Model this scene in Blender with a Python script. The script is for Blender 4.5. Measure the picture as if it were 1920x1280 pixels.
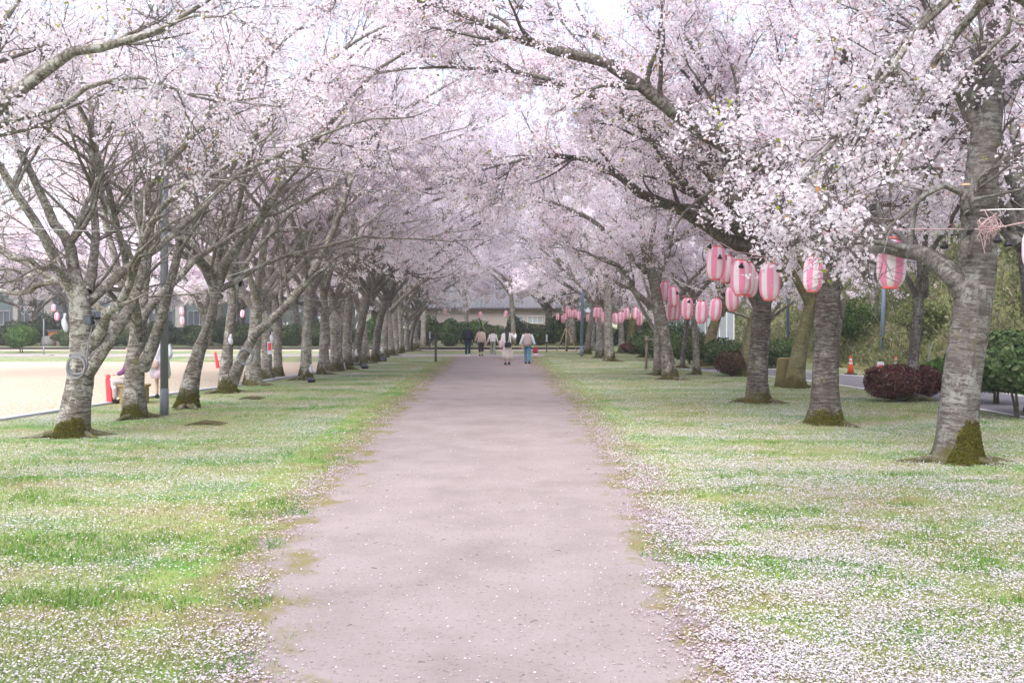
import bpy, math, random
import numpy as np

for o in list(bpy.data.objects):
    bpy.data.objects.remove(o)
sc = bpy.context.scene
COL = sc.collection
rng = np.random.default_rng(7)
PI = math.pi
R = math.radians

# ------------------------------------------------------------------ camera, sky, sun, exposure
FPX, HC, YH = 1750.0, 1.95, 600.0          # focal length in photo pixels, eye height, horizon row
cam_d = bpy.data.cameras.new('camera')
cam = bpy.data.objects.new('camera', cam_d); COL.objects.link(cam)
cam.location = (0, 0, HC); cam.rotation_euler = (PI/2, 0, 0)
cam_d.sensor_width = 36; cam_d.lens = 36*FPX/1920
cam_d.shift_y = -40/1920
cam_d.clip_start = 0.1; cam_d.clip_end = 3000
sc.camera = cam

SUN_EL, SUN_ROT = 58, 205
w = bpy.data.worlds.new('World'); sc.world = w; w.use_nodes = True
nt = w.node_tree; nt.nodes.clear()
sky = nt.nodes.new('ShaderNodeTexSky'); sky.sky_type = 'NISHITA'; sky.sun_disc = False
sky.sun_elevation = R(SUN_EL); sky.sun_rotation = R(SUN_ROT)
sky.air_density = 1.0; sky.dust_density = 4.0; sky.ozone_density = 1.0
hs = nt.nodes.new('ShaderNodeHueSaturation'); hs.inputs['Saturation'].default_value = 0.60
bg = nt.nodes.new('ShaderNodeBackground'); bg.inputs['Strength'].default_value = 0.15
wo = nt.nodes.new('ShaderNodeOutputWorld')
nt.links.new(sky.outputs[0], hs.inputs['Color']); nt.links.new(hs.outputs[0], bg.inputs['Color'])
nt.links.new(bg.outputs[0], wo.inputs['Surface'])

sd = bpy.data.lights.new('sun', 'SUN'); sd.energy = 0.9; sd.angle = R(50); sd.color = (.98, 0.97, 1)
so = bpy.data.objects.new('sun', sd); COL.objects.link(so)
# sky rotation r puts the sun towards (sin r, cos r) in plan
_s = (math.sin(R(SUN_ROT))*math.cos(R(SUN_EL)), math.cos(R(SUN_ROT))*math.cos(R(SUN_EL)), math.sin(R(SUN_EL)))
from mathutils import Vector, Matrix
so.rotation_euler = Vector(_s).to_track_quat('Z', 'Y').to_euler()

sc.view_settings.view_transform = 'Standard'; sc.view_settings.look = 'None'
sc.view_settings.gamma = 1; sc.view_settings.use_curve_mapping = False
sc.view_settings.exposure = 1.68
sc.render.engine = 'CYCLES'
cy = sc.cycles
cy.max_bounces = 22; cy.diffuse_bounces = 18; cy.glossy_bounces = 2; cy.transmission_bounces = 18
cy.transparent_max_bounces = 4; cy.use_denoising = True
cy.caustics_reflective = False; cy.caustics_refractive = False
cy.use_adaptive_sampling = True; cy.adaptive_threshold = 0.02

# ------------------------------------------------------------------ placing helpers (photo pixel -> real position)
def G(px, py, z=0.0):
    Y = (HC-z)*FPX/(py-YH)
    return Vector(((px-960)/FPX*Y, Y, z))
def W(px, py, Y):
    return Vector(((px-960)/FPX*Y, Y, HC-(py-YH)*Y/FPX))

# ------------------------------------------------------------------ object helpers
def link(name, me, mat=None, parent=None, loc=None):
    o = bpy.data.objects.new(name, me); COL.objects.link(o)
    if mat is not None and me is not None and len(me.materials) == 0:
        me.materials.append(mat)
    if parent is not None: o.parent = parent
    if loc is not None: o.location = loc
    return o
def tag(o, label=None, cat=None, group=None, kind=None):
    if label: o['label'] = label
    if cat: o['category'] = cat
    if group: o['group'] = group
    if kind: o['kind'] = kind
    return o
def empty(name, loc, label=None, cat=None, group=None, rz=0):
    o = bpy.data.objects.new(name, None); COL.objects.link(o)
    o.location = loc; o.rotation_euler = (0, 0, rz); o.empty_display_size = 0.2
    return tag(o, label, cat, group)
def copy_tree(o, parent=None):
    c = o.copy(); COL.objects.link(c); c.parent = parent
    for ch in list(o.children): copy_tree(ch, c)
    return c
def np_mesh(name, V, F, uv=None, smooth=True):
    """V (n,3); F (m,k) faces of k corners; uv (m,k,2)"""
    V = np.asarray(V, np.float32); F = np.asarray(F, np.int32)
    me = bpy.data.meshes.new(name)
    m, k = F.shape
    me.vertices.add(len(V)); me.vertices.foreach_set('co', V.ravel())
    me.loops.add(m*k); me.loops.foreach_set('vertex_index', F.ravel())
    me.polygons.add(m); me.polygons.foreach_set('loop_start', np.arange(0, m*k, k, dtype=np.int32))
    if uv is not None:
        l = me.uv_layers.new(name='UVMap'); l.data.foreach_set('uv', np.asarray(uv, np.float32).ravel())
    me.polygons.foreach_set('use_smooth', np.full(m, smooth, bool))
    me.update(calc_edges=True)
    return me
class MB:
    """collects shapes and links them as one mesh"""
    def __init__(s): s.v = []; s.f = []; s.uv = []
    def add(s, V, F, uv=None):
        n = len(s.v); s.v += [tuple(p) for p in V]; s.f += [tuple(int(i)+n for i in f) for f in F]
        if uv is None: s.uv += [[(0, 0)]*len(f) for f in F]
        else: s.uv += [list(map(tuple, u)) for u in uv]
        return s
    def box(s, c, size, rz=0, bev=0.0, tilt=None):
        x, y, z = [q/2 for q in size]; b = min(bev, x*.9, y*.9, z*.9)
        V = []; F = []
        if b <= 0:
            V = [(i*x, j*y, k*z) for k in (-1, 1) for j in (-1, 1) for i in (-1, 1)]
            F = [(0, 2, 3, 1), (4, 5, 7, 6), (0, 1, 5, 4), (2, 6, 7, 3), (0, 4, 6, 2), (1, 3, 7, 5)]
        else:
            prof = [(x-b, y), (x, y-b), (x, -y+b), (x-b, -y), (-x+b, -y), (-x, -y+b), (-x, y-b), (-x+b, y)]
            ins = lambda p: (p[0]*(1-b/x), p[1]*(1-b/y))
            for (zz, inn) in ((-z, 1), (-z+b, 0), (z-b, 0), (z, 1)):
                for p in prof:
                    q = ins(p) if inn else p
                    V.append((q[0], q[1], zz))
            for r in range(3):
                for i in range(8):
                    j = (i+1) % 8
                    F.append((r*8+j, r*8+i, (r+1)*8+i, (r+1)*8+j))
            F.append(tuple(range(0, 8))); F.append(tuple(range(31, 23, -1)))
        M = Matrix.Translation(Vector(c)) @ (Matrix.Rotation(rz, 4, 'Z') if tilt is None else tilt)
        return s.add([M @ Vector(p) for p in V], F)
    def tube(s, pts, rad, sides=8, cap=True):
        P = np.array([[tuple(p) for p in pts]], float); r = np.array([rad if hasattr(rad, '__len__') else [rad]*len(pts)], float)
        V, F, uv = tubes(P, r, sides)
        s.add(V, F, uv)
        if cap:
            n = len(s.v)-len(V); N = len(pts)
            s.f.append(tuple(n+i for i in range(sides-1, -1, -1))); s.uv.append([(0, 0)]*sides)
            s.f.append(tuple(n+(N-1)*sides+i for i in range(sides))); s.uv.append([(0, 0)]*sides)
        return s
    def loft(s, rings, sides=16, cap=True, mod=None):
        """rings: (z, rx, ry, cx, cy)"""
        V = []; F = []
        for (z, rx, ry, cx, cy) in rings:
            for i in range(sides):
                a = 2*PI*i/sides; m = 1 if mod is None else mod(a, z)
                V.append((cx+rx*m*math.cos(a), cy+ry*m*math.sin(a), z))
        for r in range(len(rings)-1):
            for i in range(sides):
                j = (i+1) % sides
                F.append((r*sides+i, r*sides+j, (r+1)*sides+j, (r+1)*sides+i))
        if cap:
            F.append(tuple(range(sides-1, -1, -1))); F.append(tuple(range((len(rings)-1)*sides, len(rings)*sides)))
        return s.add(V, F)
    def xform(s, M, start=0):
        for i in range(start, len(s.v)): s.v[i] = tuple(M @ Vector(s.v[i]))
        return s
    def build(s, name, mat, parent=None, smooth=True, loc=None):
        me = bpy.data.meshes.new(name); me.from_pydata(s.v, [], s.f)
        l = me.uv_layers.new(name='UVMap')
        l.data.foreach_set('uv', np.array([c for f in s.uv for c in f], np.float32).ravel())
        me.polygons.foreach_set('use_smooth', np.full(len(s.f), smooth, bool))
        me.update()
        o = link(name, me, mat, parent, loc)
        return o

def tubes(P, Rd, sides):
    """batch of tubes: P (B,N,3), Rd (B,N) -> V, quads F, uv (metres along in v)"""
    P = np.asarray(P, float); Rd = np.asarray(Rd, float)
    B, N, _ = P.shape
    T = np.gradient(P, axis=1); T /= np.linalg.norm(T, axis=2, keepdims=True)+1e-9
    d = P[:, -1]-P[:, 0]; d /= np.linalg.norm(d, axis=1, keepdims=True)+1e-9
    ref = np.zeros((B, 3)); ref[np.arange(B), np.argmin(np.abs(d), axis=1)] = 1
    ref = np.repeat(ref[:, None], N, 1)
    U = np.cross(T, ref); U /= np.linalg.norm(U, axis=2, keepdims=True)+1e-9
    Wv = np.cross(T, U)
    a = np.arange(sides)/sides*2*PI
    V = P[:, :, None]+Rd[:, :, None, None]*(np.cos(a)[None, None, :, None]*U[:, :, None]+np.sin(a)[None, None, :, None]*Wv[:, :, None])
    idx = np.arange(B*N*sides).reshape(B, N, sides)
    nx = np.roll(idx, -1, axis=2)
    F = np.stack([idx[:, :-1], nx[:, :-1], nx[:, 1:], idx[:, 1:]], -1).reshape(-1, 4)
    seg = np.linalg.norm(np.diff(P, axis=1), axis=2); L = np.concatenate([np.zeros((B, 1)), np.cumsum(seg, 1)], 1)
    off = (np.arange(B)*1.37) % 9.0
    L = L+off[:, None]
    u0 = np.broadcast_to((np.arange(sides)/sides)[None, None], (B, N-1, sides)); u1 = u0+1/sides
    l0 = np.broadcast_to(L[:, :-1, None], (B, N-1, sides)); l1 = np.broadcast_to(L[:, 1:, None], (B, N-1, sides))
    uv = np.stack([np.stack([u0, l0], -1), np.stack([u1, l0], -1), np.stack([u1, l1], -1), np.stack([u0, l1], -1)], 3).reshape(-1, 4, 2)
    return V.reshape(-1, 3), F, uv

# value noise in plan, for scattering
_nz = np.random.default_rng(3).random((256, 256))
def vnoise(x, y):
    xi = np.floor(x).astype(int); yi = np.floor(y).astype(int); fx = x-xi; fy = y-yi
    fx = fx*fx*(3-2*fx); fy = fy*fy*(3-2*fy)
    g = lambda a, b: _nz[a % 256, b % 256]
    return (g(xi, yi)*(1-fx)+g(xi+1, yi)*fx)*(1-fy)+(g(xi, yi+1)*(1-fx)+g(xi+1, yi+1)*fx)*fy
def fbm(x, y): return .5*vnoise(x, y)+.3*vnoise(2.1*x+5, 2.1*y+9)+.2*vnoise(4.3*x+1, 4.3*y+3)

# ------------------------------------------------------------------ materials
def mat(name):
    m = bpy.data.materials.new(name); m.use_nodes = True
    m.node_tree.nodes.clear()
    return m, m.node_tree
def nd(nt, typ, ins=None, **props):
    n = nt.nodes.new(typ)
    for k, v in props.items(): setattr(n, k, v)
    for k, v in (ins or {}).items():
        if isinstance(v, bpy.types.NodeSocket): nt.links.new(v, n.inputs[k])
        else: n.inputs[k].default_value = v
    return n
def ramp(nt, fac, stops, interp='LINEAR'):
    n = nt.nodes.new('ShaderNodeValToRGB'); n.color_ramp.interpolation = interp
    el = n.color_ramp.elements
    while len(el) < len(stops): el.new(0.5)
    for e, (p, c) in zip(el, stops):
        e.position = p; e.color = (*c, 1) if len(c) == 3 else c
    nt.links.new(fac, n.inputs[0]); return n.outputs[0]
def mix(nt, f, a, b, mode='MIX'):
    n = nt.nodes.new('ShaderNodeMix'); n.data_type = 'RGBA'; n.blend_type = mode
    for s, v in ((0, f), (6, a), (7, b)):
        if isinstance(v, bpy.types.NodeSocket): nt.links.new(v, n.inputs[s])
        else: n.inputs[s].default_value = v if s == 0 else (*v, 1)
    return n.outputs[2]
def math_(nt, op, a, b=0.0, c=0.0, clamp=False):
    n = nt.nodes.new('ShaderNodeMath'); n.operation = op; n.use_clamp = clamp
    for i, v in enumerate((a, b, c)):
        if isinstance(v, bpy.types.NodeSocket): nt.links.new(v, n.inputs[i])
        else: n.inputs[i].default_value = v
    return n.outputs[0]
def noise(nt, vec, scale, detail=3, rough=.55, out=0):
    n = nd(nt, 'ShaderNodeTexNoise', {'Scale': scale, 'Detail': detail, 'Roughness': rough})
    if vec is not None: nt.links.new(vec, n.inputs['Vector'])
    return n.outputs[out]
def mapping(nt, vec, scale=(1, 1, 1), loc=(0, 0, 0)):
    n = nd(nt, 'ShaderNodeMapping', {'Scale': scale, 'Location': loc}); nt.links.new(vec, n.inputs['Vector']); return n.outputs[0]
def finish(nt, col, rough=.8, bump=None, bstr=.3, bdist=.02, spec=.3, metal=0.0):
    b = nd(nt, 'ShaderNodeBsdfPrincipled', {'Roughness': rough, 'Metallic': metal, 'Specular IOR Level': spec})
    if isinstance(col, bpy.types.NodeSocket): nt.links.new(col, b.inputs['Base Color'])
    else: b.inputs['Base Color'].default_value = (*col, 1)
    if bump is not None:
        bn = nd(nt, 'ShaderNodeBump', {'Strength': bstr, 'Distance': bdist, 'Height': bump}); nt.links.new(bn.outputs[0], b.inputs['Normal'])
    o = nt.nodes.new('ShaderNodeOutputMaterial'); nt.links.new(b.outputs[0], o.inputs[0]); return b
def objvec(nt): return nd(nt, 'ShaderNodeTexCoord').outputs['Object']
def posvec(nt): return nd(nt, 'ShaderNodeNewGeometry').outputs['Position']
def island(nt): return nd(nt, 'ShaderNodeNewGeometry').outputs['Random Per Island']
def plain(name, col, rough=.6, var=.12, scale=20, spec=.3, metal=0.0):
    m, nt = mat(name); v = objvec(nt)
    n = noise(nt, v, scale, 4)
    c = mix(nt, n, tuple(x*(1-var) for x in col), tuple(min(1, x*(1+var)) for x in col))
    finish(nt, c, rough, n, .12, .004, spec, metal); return m
def leafmat(name, stops, transl=.35, rough=.5):
    """thin leaf or petal: diffuse + light coming through, every island its own tint"""
    m, nt = mat(name)
    c = ramp(nt, island(nt), stops)
    d = nd(nt, 'ShaderNodeBsdfDiffuse', {'Color': c}); t = nd(nt, 'ShaderNodeBsdfTranslucent', {'Color': c})
    x = nd(nt, 'ShaderNodeMixShader', {0: transl}); nt.links.new(d.outputs[0], x.inputs[1]); nt.links.new(t.outputs[0], x.inputs[2])
    o = nt.nodes.new('ShaderNodeOutputMaterial'); nt.links.new(x.outputs[0], o.inputs[0]); return m

def grass_color(nt, v):
    big = noise(nt, mapping(nt, v, (.42, .75, 1)), 1.0, 4, .6)
    mid = noise(nt, v, 3.0, 3)
    fine = noise(nt, v, 60, 3)
    fac = math_(nt, 'ADD', big, math_(nt, 'MULTIPLY', math_(nt, 'SUBTRACT', mid, .5), .45))
    c = ramp(nt, fac, [(.33, (.31, .275, .135)), (.43, (.275, .305, .12)), (.54, (.215, .295, .095)), (.60, (.12, .26, .05)), (.74, (.06, .19, .034))])
    return mix(nt, math_(nt, 'MULTIPLY', fine, .55), c, (.09, .12, .034))
M = {}
# lawn
m, nt = mat('lawn'); v = posvec(nt)
c = grass_color(nt, v)
sp = noise(nt, v, 26, 2, .7); dens = noise(nt, mapping(nt, v, (.5, .9, 1)), .8, 3)
spk = ramp(nt, math_(nt, 'ADD', sp, math_(nt, 'MULTIPLY', math_(nt, 'SUBTRACT', dens, .5), .5)), [(.51, (0, 0, 0)), (.62, (1, 1, 1))])
spk = math_(nt, 'MULTIPLY', spk, .75)
c = mix(nt, spk, c, (.48, .43, .45))
finish(nt, c, .9, noise(nt, v, 90, 3), .6, .03, .1); M['lawn'] = m
# path of packed earth, its ragged edges of worn turf
m, nt = mat('packed_earth'); v = posvec(nt)
uvn = nd(nt, 'ShaderNodeTexCoord').outputs['UV']; sx = nd(nt, 'ShaderNodeSeparateXYZ', {0: uvn})
e = math_(nt, 'ADD', sx.outputs[0], math_(nt, 'MULTIPLY', math_(nt, 'SUBTRACT', noise(nt, mapping(nt, v, (1, .8, 1)), 2.2, 4, .65), .5), 1.5))
n1 = noise(nt, v, 1.1, 5, .65); n2 = noise(nt, v, 30, 5, .75); n3 = noise(nt, mapping(nt, v, (2.2, .35, 1)), 1.2, 4)
d = ramp(nt, n1, [(.28, (.20, .168, .164)), (.5, (.258, .219, .215)), (.72, (.305, .262, .26))])
d = mix(nt, math_(nt, 'MULTIPLY', n3, .5), d, (.215, .183, .184))
d = mix(nt, ramp(nt, n2, [(.31, (1, 1, 1)), (.43, (0, 0, 0))]), d, (.085, .062, .06))
d = mix(nt, ramp(nt, noise(nt, v, 120, 2), [(.62, (0, 0, 0)), (.72, (.6, .6, .6))]), d, (.31, .26, .275))
g = mix(nt, noise(nt, v, 30, 3), (.19, .15, .085), (.165, .155, .065))
c = mix(nt, ramp(nt, e, [(.36, (0, 0, 0)), (.56, (1, 1, 1))]), d, g)
c = mix(nt, ramp(nt, e, [(.56, (0, 0, 0)), (.92, (1, 1, 1))]), c, grass_color(nt, v))
finish(nt, c, .95, n2, .35, .012, .1); M['path'] = m
# sand field
m, nt = mat('sand'); v = posvec(nt)
sy = nd(nt, 'ShaderNodeSeparateXYZ', {0: v}).outputs[1]
n1 = noise(nt, v, .8, 4); n2 = noise(nt, v, 25, 3)
c = mix(nt, n1, (.56, .475, .38), (.50, .415, .325)); c = mix(nt, math_(nt, 'MULTIPLY', n2, .35), c, (.35, .29, .21))
near = ramp(nt, math_(nt, 'ADD', math_(nt, 'DIVIDE', sy, 60), math_(nt, 'MULTIPLY', n1, .25)), [(.58, (1, 1, 1)), (.70, (0, 0, 0))])
dry = mix(nt, ramp(nt, noise(nt, v, 12, 3, .7), [(.45, (0, 0, 0)), (.58, (1, 1, 1))]), (.28, .245, .13), (.52, .46, .44))
c = mix(nt, math_(nt, 'MULTIPLY', near, .8), c, dry)
finish(nt, c, .95, n2, .3, .01, .1); M['sand'] = m
M['petal_path'] = plain('petal_path', (.34, .295, .30), .95, .15, 6)
m, nt = mat('asphalt'); v = posvec(nt); n = noise(nt, v, 200, 3); n1 = noise(nt, v, 2, 4)
c = mix(nt, n1, (.17, .165, .19), (.23, .22, .245)); c = mix(nt, ramp(nt, noise(nt, v, 14, 2), [(.64, (0, 0, 0)), (.70, (1, 1, 1))]), c, (.55, .5, .52))
finish(nt, c, .85, n, .3, .01); M['asphalt'] = m
M['concrete'] = plain('concrete', (.42, .44, .48), .9, .15, 12)
M['line_paint'] = plain('line_paint', (.78, .78, .78), .8, .1, 30)
M['kerb_dark'] = plain('kerb_dark', (.045, .04, .042), .8, .3, 6)
# bark
def barkmat(name, a, b, lich, lich_amt, mossh=0.0):
    m, nt = mat(name)
    tc = nd(nt, 'ShaderNodeTexCoord'); uv = tc.outputs['UV']; ob = tc.outputs['Object']
    rnd = nd(nt, 'ShaderNodeObjectInfo').outputs['Random']
    sh = nd(nt, 'ShaderNodeCombineXYZ', {0: math_(nt, 'MULTIPLY', rnd, 37.0), 1: math_(nt, 'MULTIPLY', rnd, 19.0)}).outputs[0]
    vv = nd(nt, 'ShaderNodeVectorMath', {0: uv, 1: sh}, operation='ADD').outputs[0]
    vo = nd(nt, 'ShaderNodeVectorMath', {0: ob, 1: sh}, operation='ADD').outputs[0]
    band = noise(nt, mapping(nt, vv, (4.5, 13, 1)), 1.0, 6, .72); band.node.inputs['Distortion'].default_value = .8
    band2 = noise(nt, mapping(nt, vv, (7.5, 24, 1)), 1.0, 5, .7); band2.node.inputs['Distortion'].default_value = .5
    big = noise(nt, vo, 2.6, 5, .65); fine = noise(nt, vo, 45, 3, .7)
    c = mix(nt, ramp(nt, band, [(.40, (0, 0, 0)), (.58, (1, 1, 1))]), a, b)
    zone = ramp(nt, big, [(.36, (0, 0, 0)), (.58, (1, 1, 1))])
    stre = math_(nt, 'MULTIPLY', ramp(nt, band2, [(.47, (0, 0, 0)), (.60, (.9, .9, .9))]), math_(nt, 'ADD', math_(nt, 'MULTIPLY', zone, .75), .25))
    c = mix(nt, stre, c, lich)
    li = ramp(nt, math_(nt, 'ADD', noise(nt, vo, 6.5, 6, .75), math_(nt, 'MULTIPLY', math_(nt, 'SUBTRACT', big, .5), .5)), [(.60-.10*lich_amt, (0, 0, 0)), (.66-.1*lich_amt, (.85, .85, .85))])
    c = mix(nt, li, c, tuple(x*.92 for x in lich))
    st = noise(nt, mapping(nt, vv, (7, 1.1, 1)), 1.0, 5, .7)
    c = mix(nt, ramp(nt, st, [(.54, (0, 0, 0)), (.68, (.65, .65, .65))]), c, tuple(x*.42 for x in a))
    mo = ramp(nt, noise(nt, vo, 3.1, 5, .65), [(.60, (0, 0, 0)), (.70, (.8, .8, .8))])
    c = mix(nt, mo, c, (.13, .12, .04))
    zz = nd(nt, 'ShaderNodeSeparateXYZ', {0: ob}).outputs[2]
    mf = math_(nt, 'ADD', math_(nt, 'MULTIPLY', math_(nt, 'SUBTRACT', noise(nt, vo, 4.5, 6, .75), .52), 2.6), math_(nt, 'MULTIPLY', math_(nt, 'SUBTRACT', .42, zz), 1.5))
    c = mix(nt, ramp(nt, mf, [(.05, (0, 0, 0)), (.55, (.9, .9, .9))]), c, (.085, .078, .022))
    c = mix(nt, ramp(nt, fine, [(.30, (.8, .8, .8)), (.45, (0, 0, 0))]), c, (.045, .035, .028))
    h = math_(nt, 'ADD', math_(nt, 'MULTIPLY', band, .7), math_(nt, 'MULTIPLY', fine, .5))
    finish(nt, c, .9, h, .8, .025, .15)
    return m
M['bark'] = barkmat('bark', (.075, .058, .046), (.185, .162, .142), (.45, .44, .40), .55)
M['bark_grey'] = barkmat('bark_grey', (.070, .057, .052), (.145, .126, .120), (.27, .27, .25), .6)
M['bark_dark'] = barkmat('bark_dark', (.050, .038, .033), (.115, .092, .082), (.27, .26, .235), .25)
M['bark_pale'] = barkmat('bark_pale', (.13, .11, .094), (.28, .255, .23), (.50, .49, .45), .55)
M['bark_moss'] = barkmat('bark_moss', (.12, .10, .04), (.19, .165, .07), (.24, .245, .16), .6)
M['twig'] = plain('twig', (.11, .095, .088), .9, .3, 9)
M['heartwood'] = plain('heartwood', (.52, .37, .22), .8, .15, 30)
M['hollow'] = plain('hollow', (.035, .02, .014), .95, .4, 14)
M['moss'] = leafmat('moss', [(0, (.055, .06, .014)), (.4, (.11, .11, .022)), (.8, (.17, .155, .03)), (1, (.12, .085, .028))], .15)
# blossom: near crowns darkened in colour, far ones lightened, to even out the light
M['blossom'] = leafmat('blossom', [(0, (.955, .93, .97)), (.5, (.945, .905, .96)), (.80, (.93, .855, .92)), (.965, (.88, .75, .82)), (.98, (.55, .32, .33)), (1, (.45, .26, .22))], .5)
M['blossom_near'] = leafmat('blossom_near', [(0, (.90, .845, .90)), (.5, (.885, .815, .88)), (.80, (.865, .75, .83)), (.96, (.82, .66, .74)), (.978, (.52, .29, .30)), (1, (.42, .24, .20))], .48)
M['blossom_white'] = leafmat('blossom_white', [(0, (.80, .76, .815)), (.6, (.78, .72, .785)), (.9, (.74, .64, .71)), (.97, (.74, .58, .64)), (1, (.45, .25, .27))], .42)  # white flowers, colour darkened to offset the open sky on them
M['calyx'] = leafmat('calyx', [(0, (.35, .10, .12)), (.6, (.30, .16, .08)), (1, (.30, .27, .07))], .3)
M['young_leaf'] = leafmat('young_leaf', [(0, (.36, .42, .05)), (.55, (.30, .36, .05)), (.75, (.40, .25, .10)), (1, (.42, .20, .13))], .45)
M['petal'] = leafmat('petal', [(0, (.64, .60, .64)), (.6, (.58, .535, .575)), (.9, (.53, .46, .51)), (1, (.38, .31, .31))], .25)
M['petal_pink'] = leafmat('petal_pink', [(0, (.52, .435, .475)), (.5, (.47, .37, .42)), (1, (.36, .28, .29))], .25)
m, nt = mat('grass_blade'); v = posvec(nt)
c = grass_color(nt, v); c = mix(nt, math_(nt, 'MULTIPLY', island(nt), .55), c, (.41, .435, .20))
finish(nt, c, .8, None, spec=.12); M['blade'] = m
M['leaf_dark'] = leafmat('leaf_dark', [(0, (.04, .075, .03)), (.5, (.08, .125, .05)), (.85, (.125, .18, .075)), (1, (.21, .24, .13))], .2)
M['leaf_mid'] = leafmat('leaf_mid', [(0, (.035, .085, .02)), (.5, (.075, .15, .04)), (.85, (.13, .22, .06)), (1, (.22, .28, .10))], .25)
M['leaf_olive'] = leafmat('leaf_olive', [(0, (.08, .11, .04)), (.5, (.15, .185, .07)), (.85, (.24, .26, .11)), (1, (.34, .34, .18))], .3)
M['leaf_red'] = leafmat('leaf_red', [(0, (.055, .022, .022)), (.40, (.13, .048, .05)), (.7, (.20, .08, .08)), (.85, (.10, .085, .035)), (.94, (.16, .08, .075)), (1, (.36, .25, .27))], .2)
M['leaf_brown'] = leafmat('leaf_brown', [(0, (.05, .03, .02)), (.5, (.11, .06, .045)), (1, (.16, .12, .07))], .2)
M['brush'] = leafmat('brush', [(0, (.08, .12, .045)), (.3, (.15, .20, .07)), (.5, (.27, .275, .13)), (.65, (.18, .22, .09)), (.8, (.29, .255, .175)), (.93, (.38, .35, .28)), (1, (.52, .47, .46))], .3)
m, nt = mat('hill_soil'); v = posvec(nt)
c = ramp(nt, noise(nt, v, 1.2, 5, .65), [(.3, (.13, .105, .065)), (.5, (.20, .195, .09)), (.7, (.20, .24, .10))])
finish(nt, c, .95, noise(nt, v, 9, 4), .8, .1, .05); M['hill'] = m
# lantern paper: stripes printed round the barrel
m, nt = mat('striped_paper')
uvn = nd(nt, 'ShaderNodeTexCoord').outputs['UV']; sx = nd(nt, 'ShaderNodeSeparateXYZ', {0: uvn})
fr = math_(nt, 'FRACT', math_(nt, 'MULTIPLY', sx.outputs[0], 5.0))
st = ramp(nt, fr, [(0, (1, .35, .57)), (.52, (.97, .93, .98))], 'CONSTANT')
dif = nd(nt, 'ShaderNodeBsdfPrincipled', {'Base Color': st, 'Roughness': .55, 'Specular IOR Level': .25}); tr = nd(nt, 'ShaderNodeBsdfTranslucent', {'Color': mix(nt, .42, st, (1, .97, 1))})
mx = nd(nt, 'ShaderNodeMixShader', {0: .28}); nt.links.new(dif.outputs[0], mx.inputs[1]); nt.links.new(tr.outputs[0], mx.inputs[2])
o_ = nt.nodes.new('ShaderNodeOutputMaterial'); nt.links.new(mx.outputs[0], o_.inputs[0]); M['lantern'] = m
M['lantern_red'] = plain('lantern_red', (.80, .17, .18), .5)
M['black_plastic'] = plain('black_plastic', (.02, .02, .024), .45)
M['cord_pink'] = plain('cord_pink', (.52, .36, .37), .6)
M['cord_grey'] = plain('cord_grey', (.20, .20, .215), .6)
M['cord_white'] = plain('cord_white', (.70, .68, .68), .6)
M['pole_grey'] = plain('pole_grey', (.17, .185, .205), .45, .08, 6, .4)
M['pole_blue'] = plain('pole_blue', (.16, .22, .30), .45, .1, 6, .4)
M['pole_brown'] = plain('pole_brown', (.075, .05, .045), .7)
M['lamp_cream'] = plain('lamp_cream', (.52, .47, .41), .5)
M['lamp_bluegrey'] = plain('lamp_bluegrey', (.40, .47, .55), .4)
M['white_plastic'] = plain('white_plastic', (.55, .56, .62), .5)
M['cone_red'] = plain('cone_red', (.75, .10, .03), .5)
M['post_red'] = plain('post_red', (.72, .06, .08), .5)
M['wood_pale'] = plain('wood_pale', (.40, .32, .18), .8, .2, 14)
M['wood_grey'] = plain('wood_grey', (.24, .20, .15), .85, .25, 14)
M['bench_wood'] = plain('bench_wood', (.30, .22, .09), .8, .2, 14)
M['wall_cream'] = plain('wall_cream', (.56, .50, .47), .9, .05, 1)
M['roof_grey'] = plain('roof_grey', (.14, .137, .15), .6, .12, 3)
M['trim_brown'] = plain('trim_brown', (.22, .14, .10), .7)
M['glass'] = plain('glass', (.05, .06, .08), .3, .3, 2, .6)
M['glass_pale'] = plain('glass_pale', (.45, .52, .55), .1, .2, 2, .6)
M['frame_grey'] = plain('frame_grey', (.30, .30, .33), .5)
M['frame_white'] = plain('frame_white', (.70, .70, .72), .5)
M['wall_teal'] = plain('wall_teal', (.085, .115, .12), .8, .15, 1)
M['wall_white'] = plain('wall_white', (.30, .34, .38), .7, .06, 1)
M['wall_orange'] = plain('wall_orange', (.60, .24, .10), .8)
M['stone_grey'] = plain('stone_grey', (.30, .28, .27), .9, .2, 4)
M['skin'] = plain('skin', (.56, .37, .27), .55, .05)
M['hair'] = plain('hair', (.014, .012, .014), .45, .3, 60, .4)
M['hair_brown'] = plain('hair_brown', (.045, .025, .02), .5, .3, 60, .4)
for n_, c_ in dict(cloth_navy=(.016, .020, .032), cloth_denim_dark=(.018, .04, .075), cloth_jeans=(.07, .22, .36), cloth_beige=(.62, .50, .45),
                   cloth_black=(.02, .02, .024), cloth_white=(.80, .77, .76), cloth_sage=(.30, .33, .27), cloth_oat=(.57, .51, .47), cloth_taupe=(.46, .37, .36),
                   cloth_paleblue=(.62, .66, .78), cloth_pinkskirt=(.66, .50, .58), cloth_purple=(.20, .07, .20), cloth_stone=(.42, .36, .35),
                   bag_black=(.03, .03, .04), bag_pink=(.66, .50, .56), bag_red=(.34, .015, .06), bag_peach=(.62, .40, .33), bag_beige=(.55, .42, .40), shoe_black=(.015, .015, .018), shoe_white=(.65, .65, .66)).items():
    M[n_] = plain(n_, c_, .85, .12, 40, .15)
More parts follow.
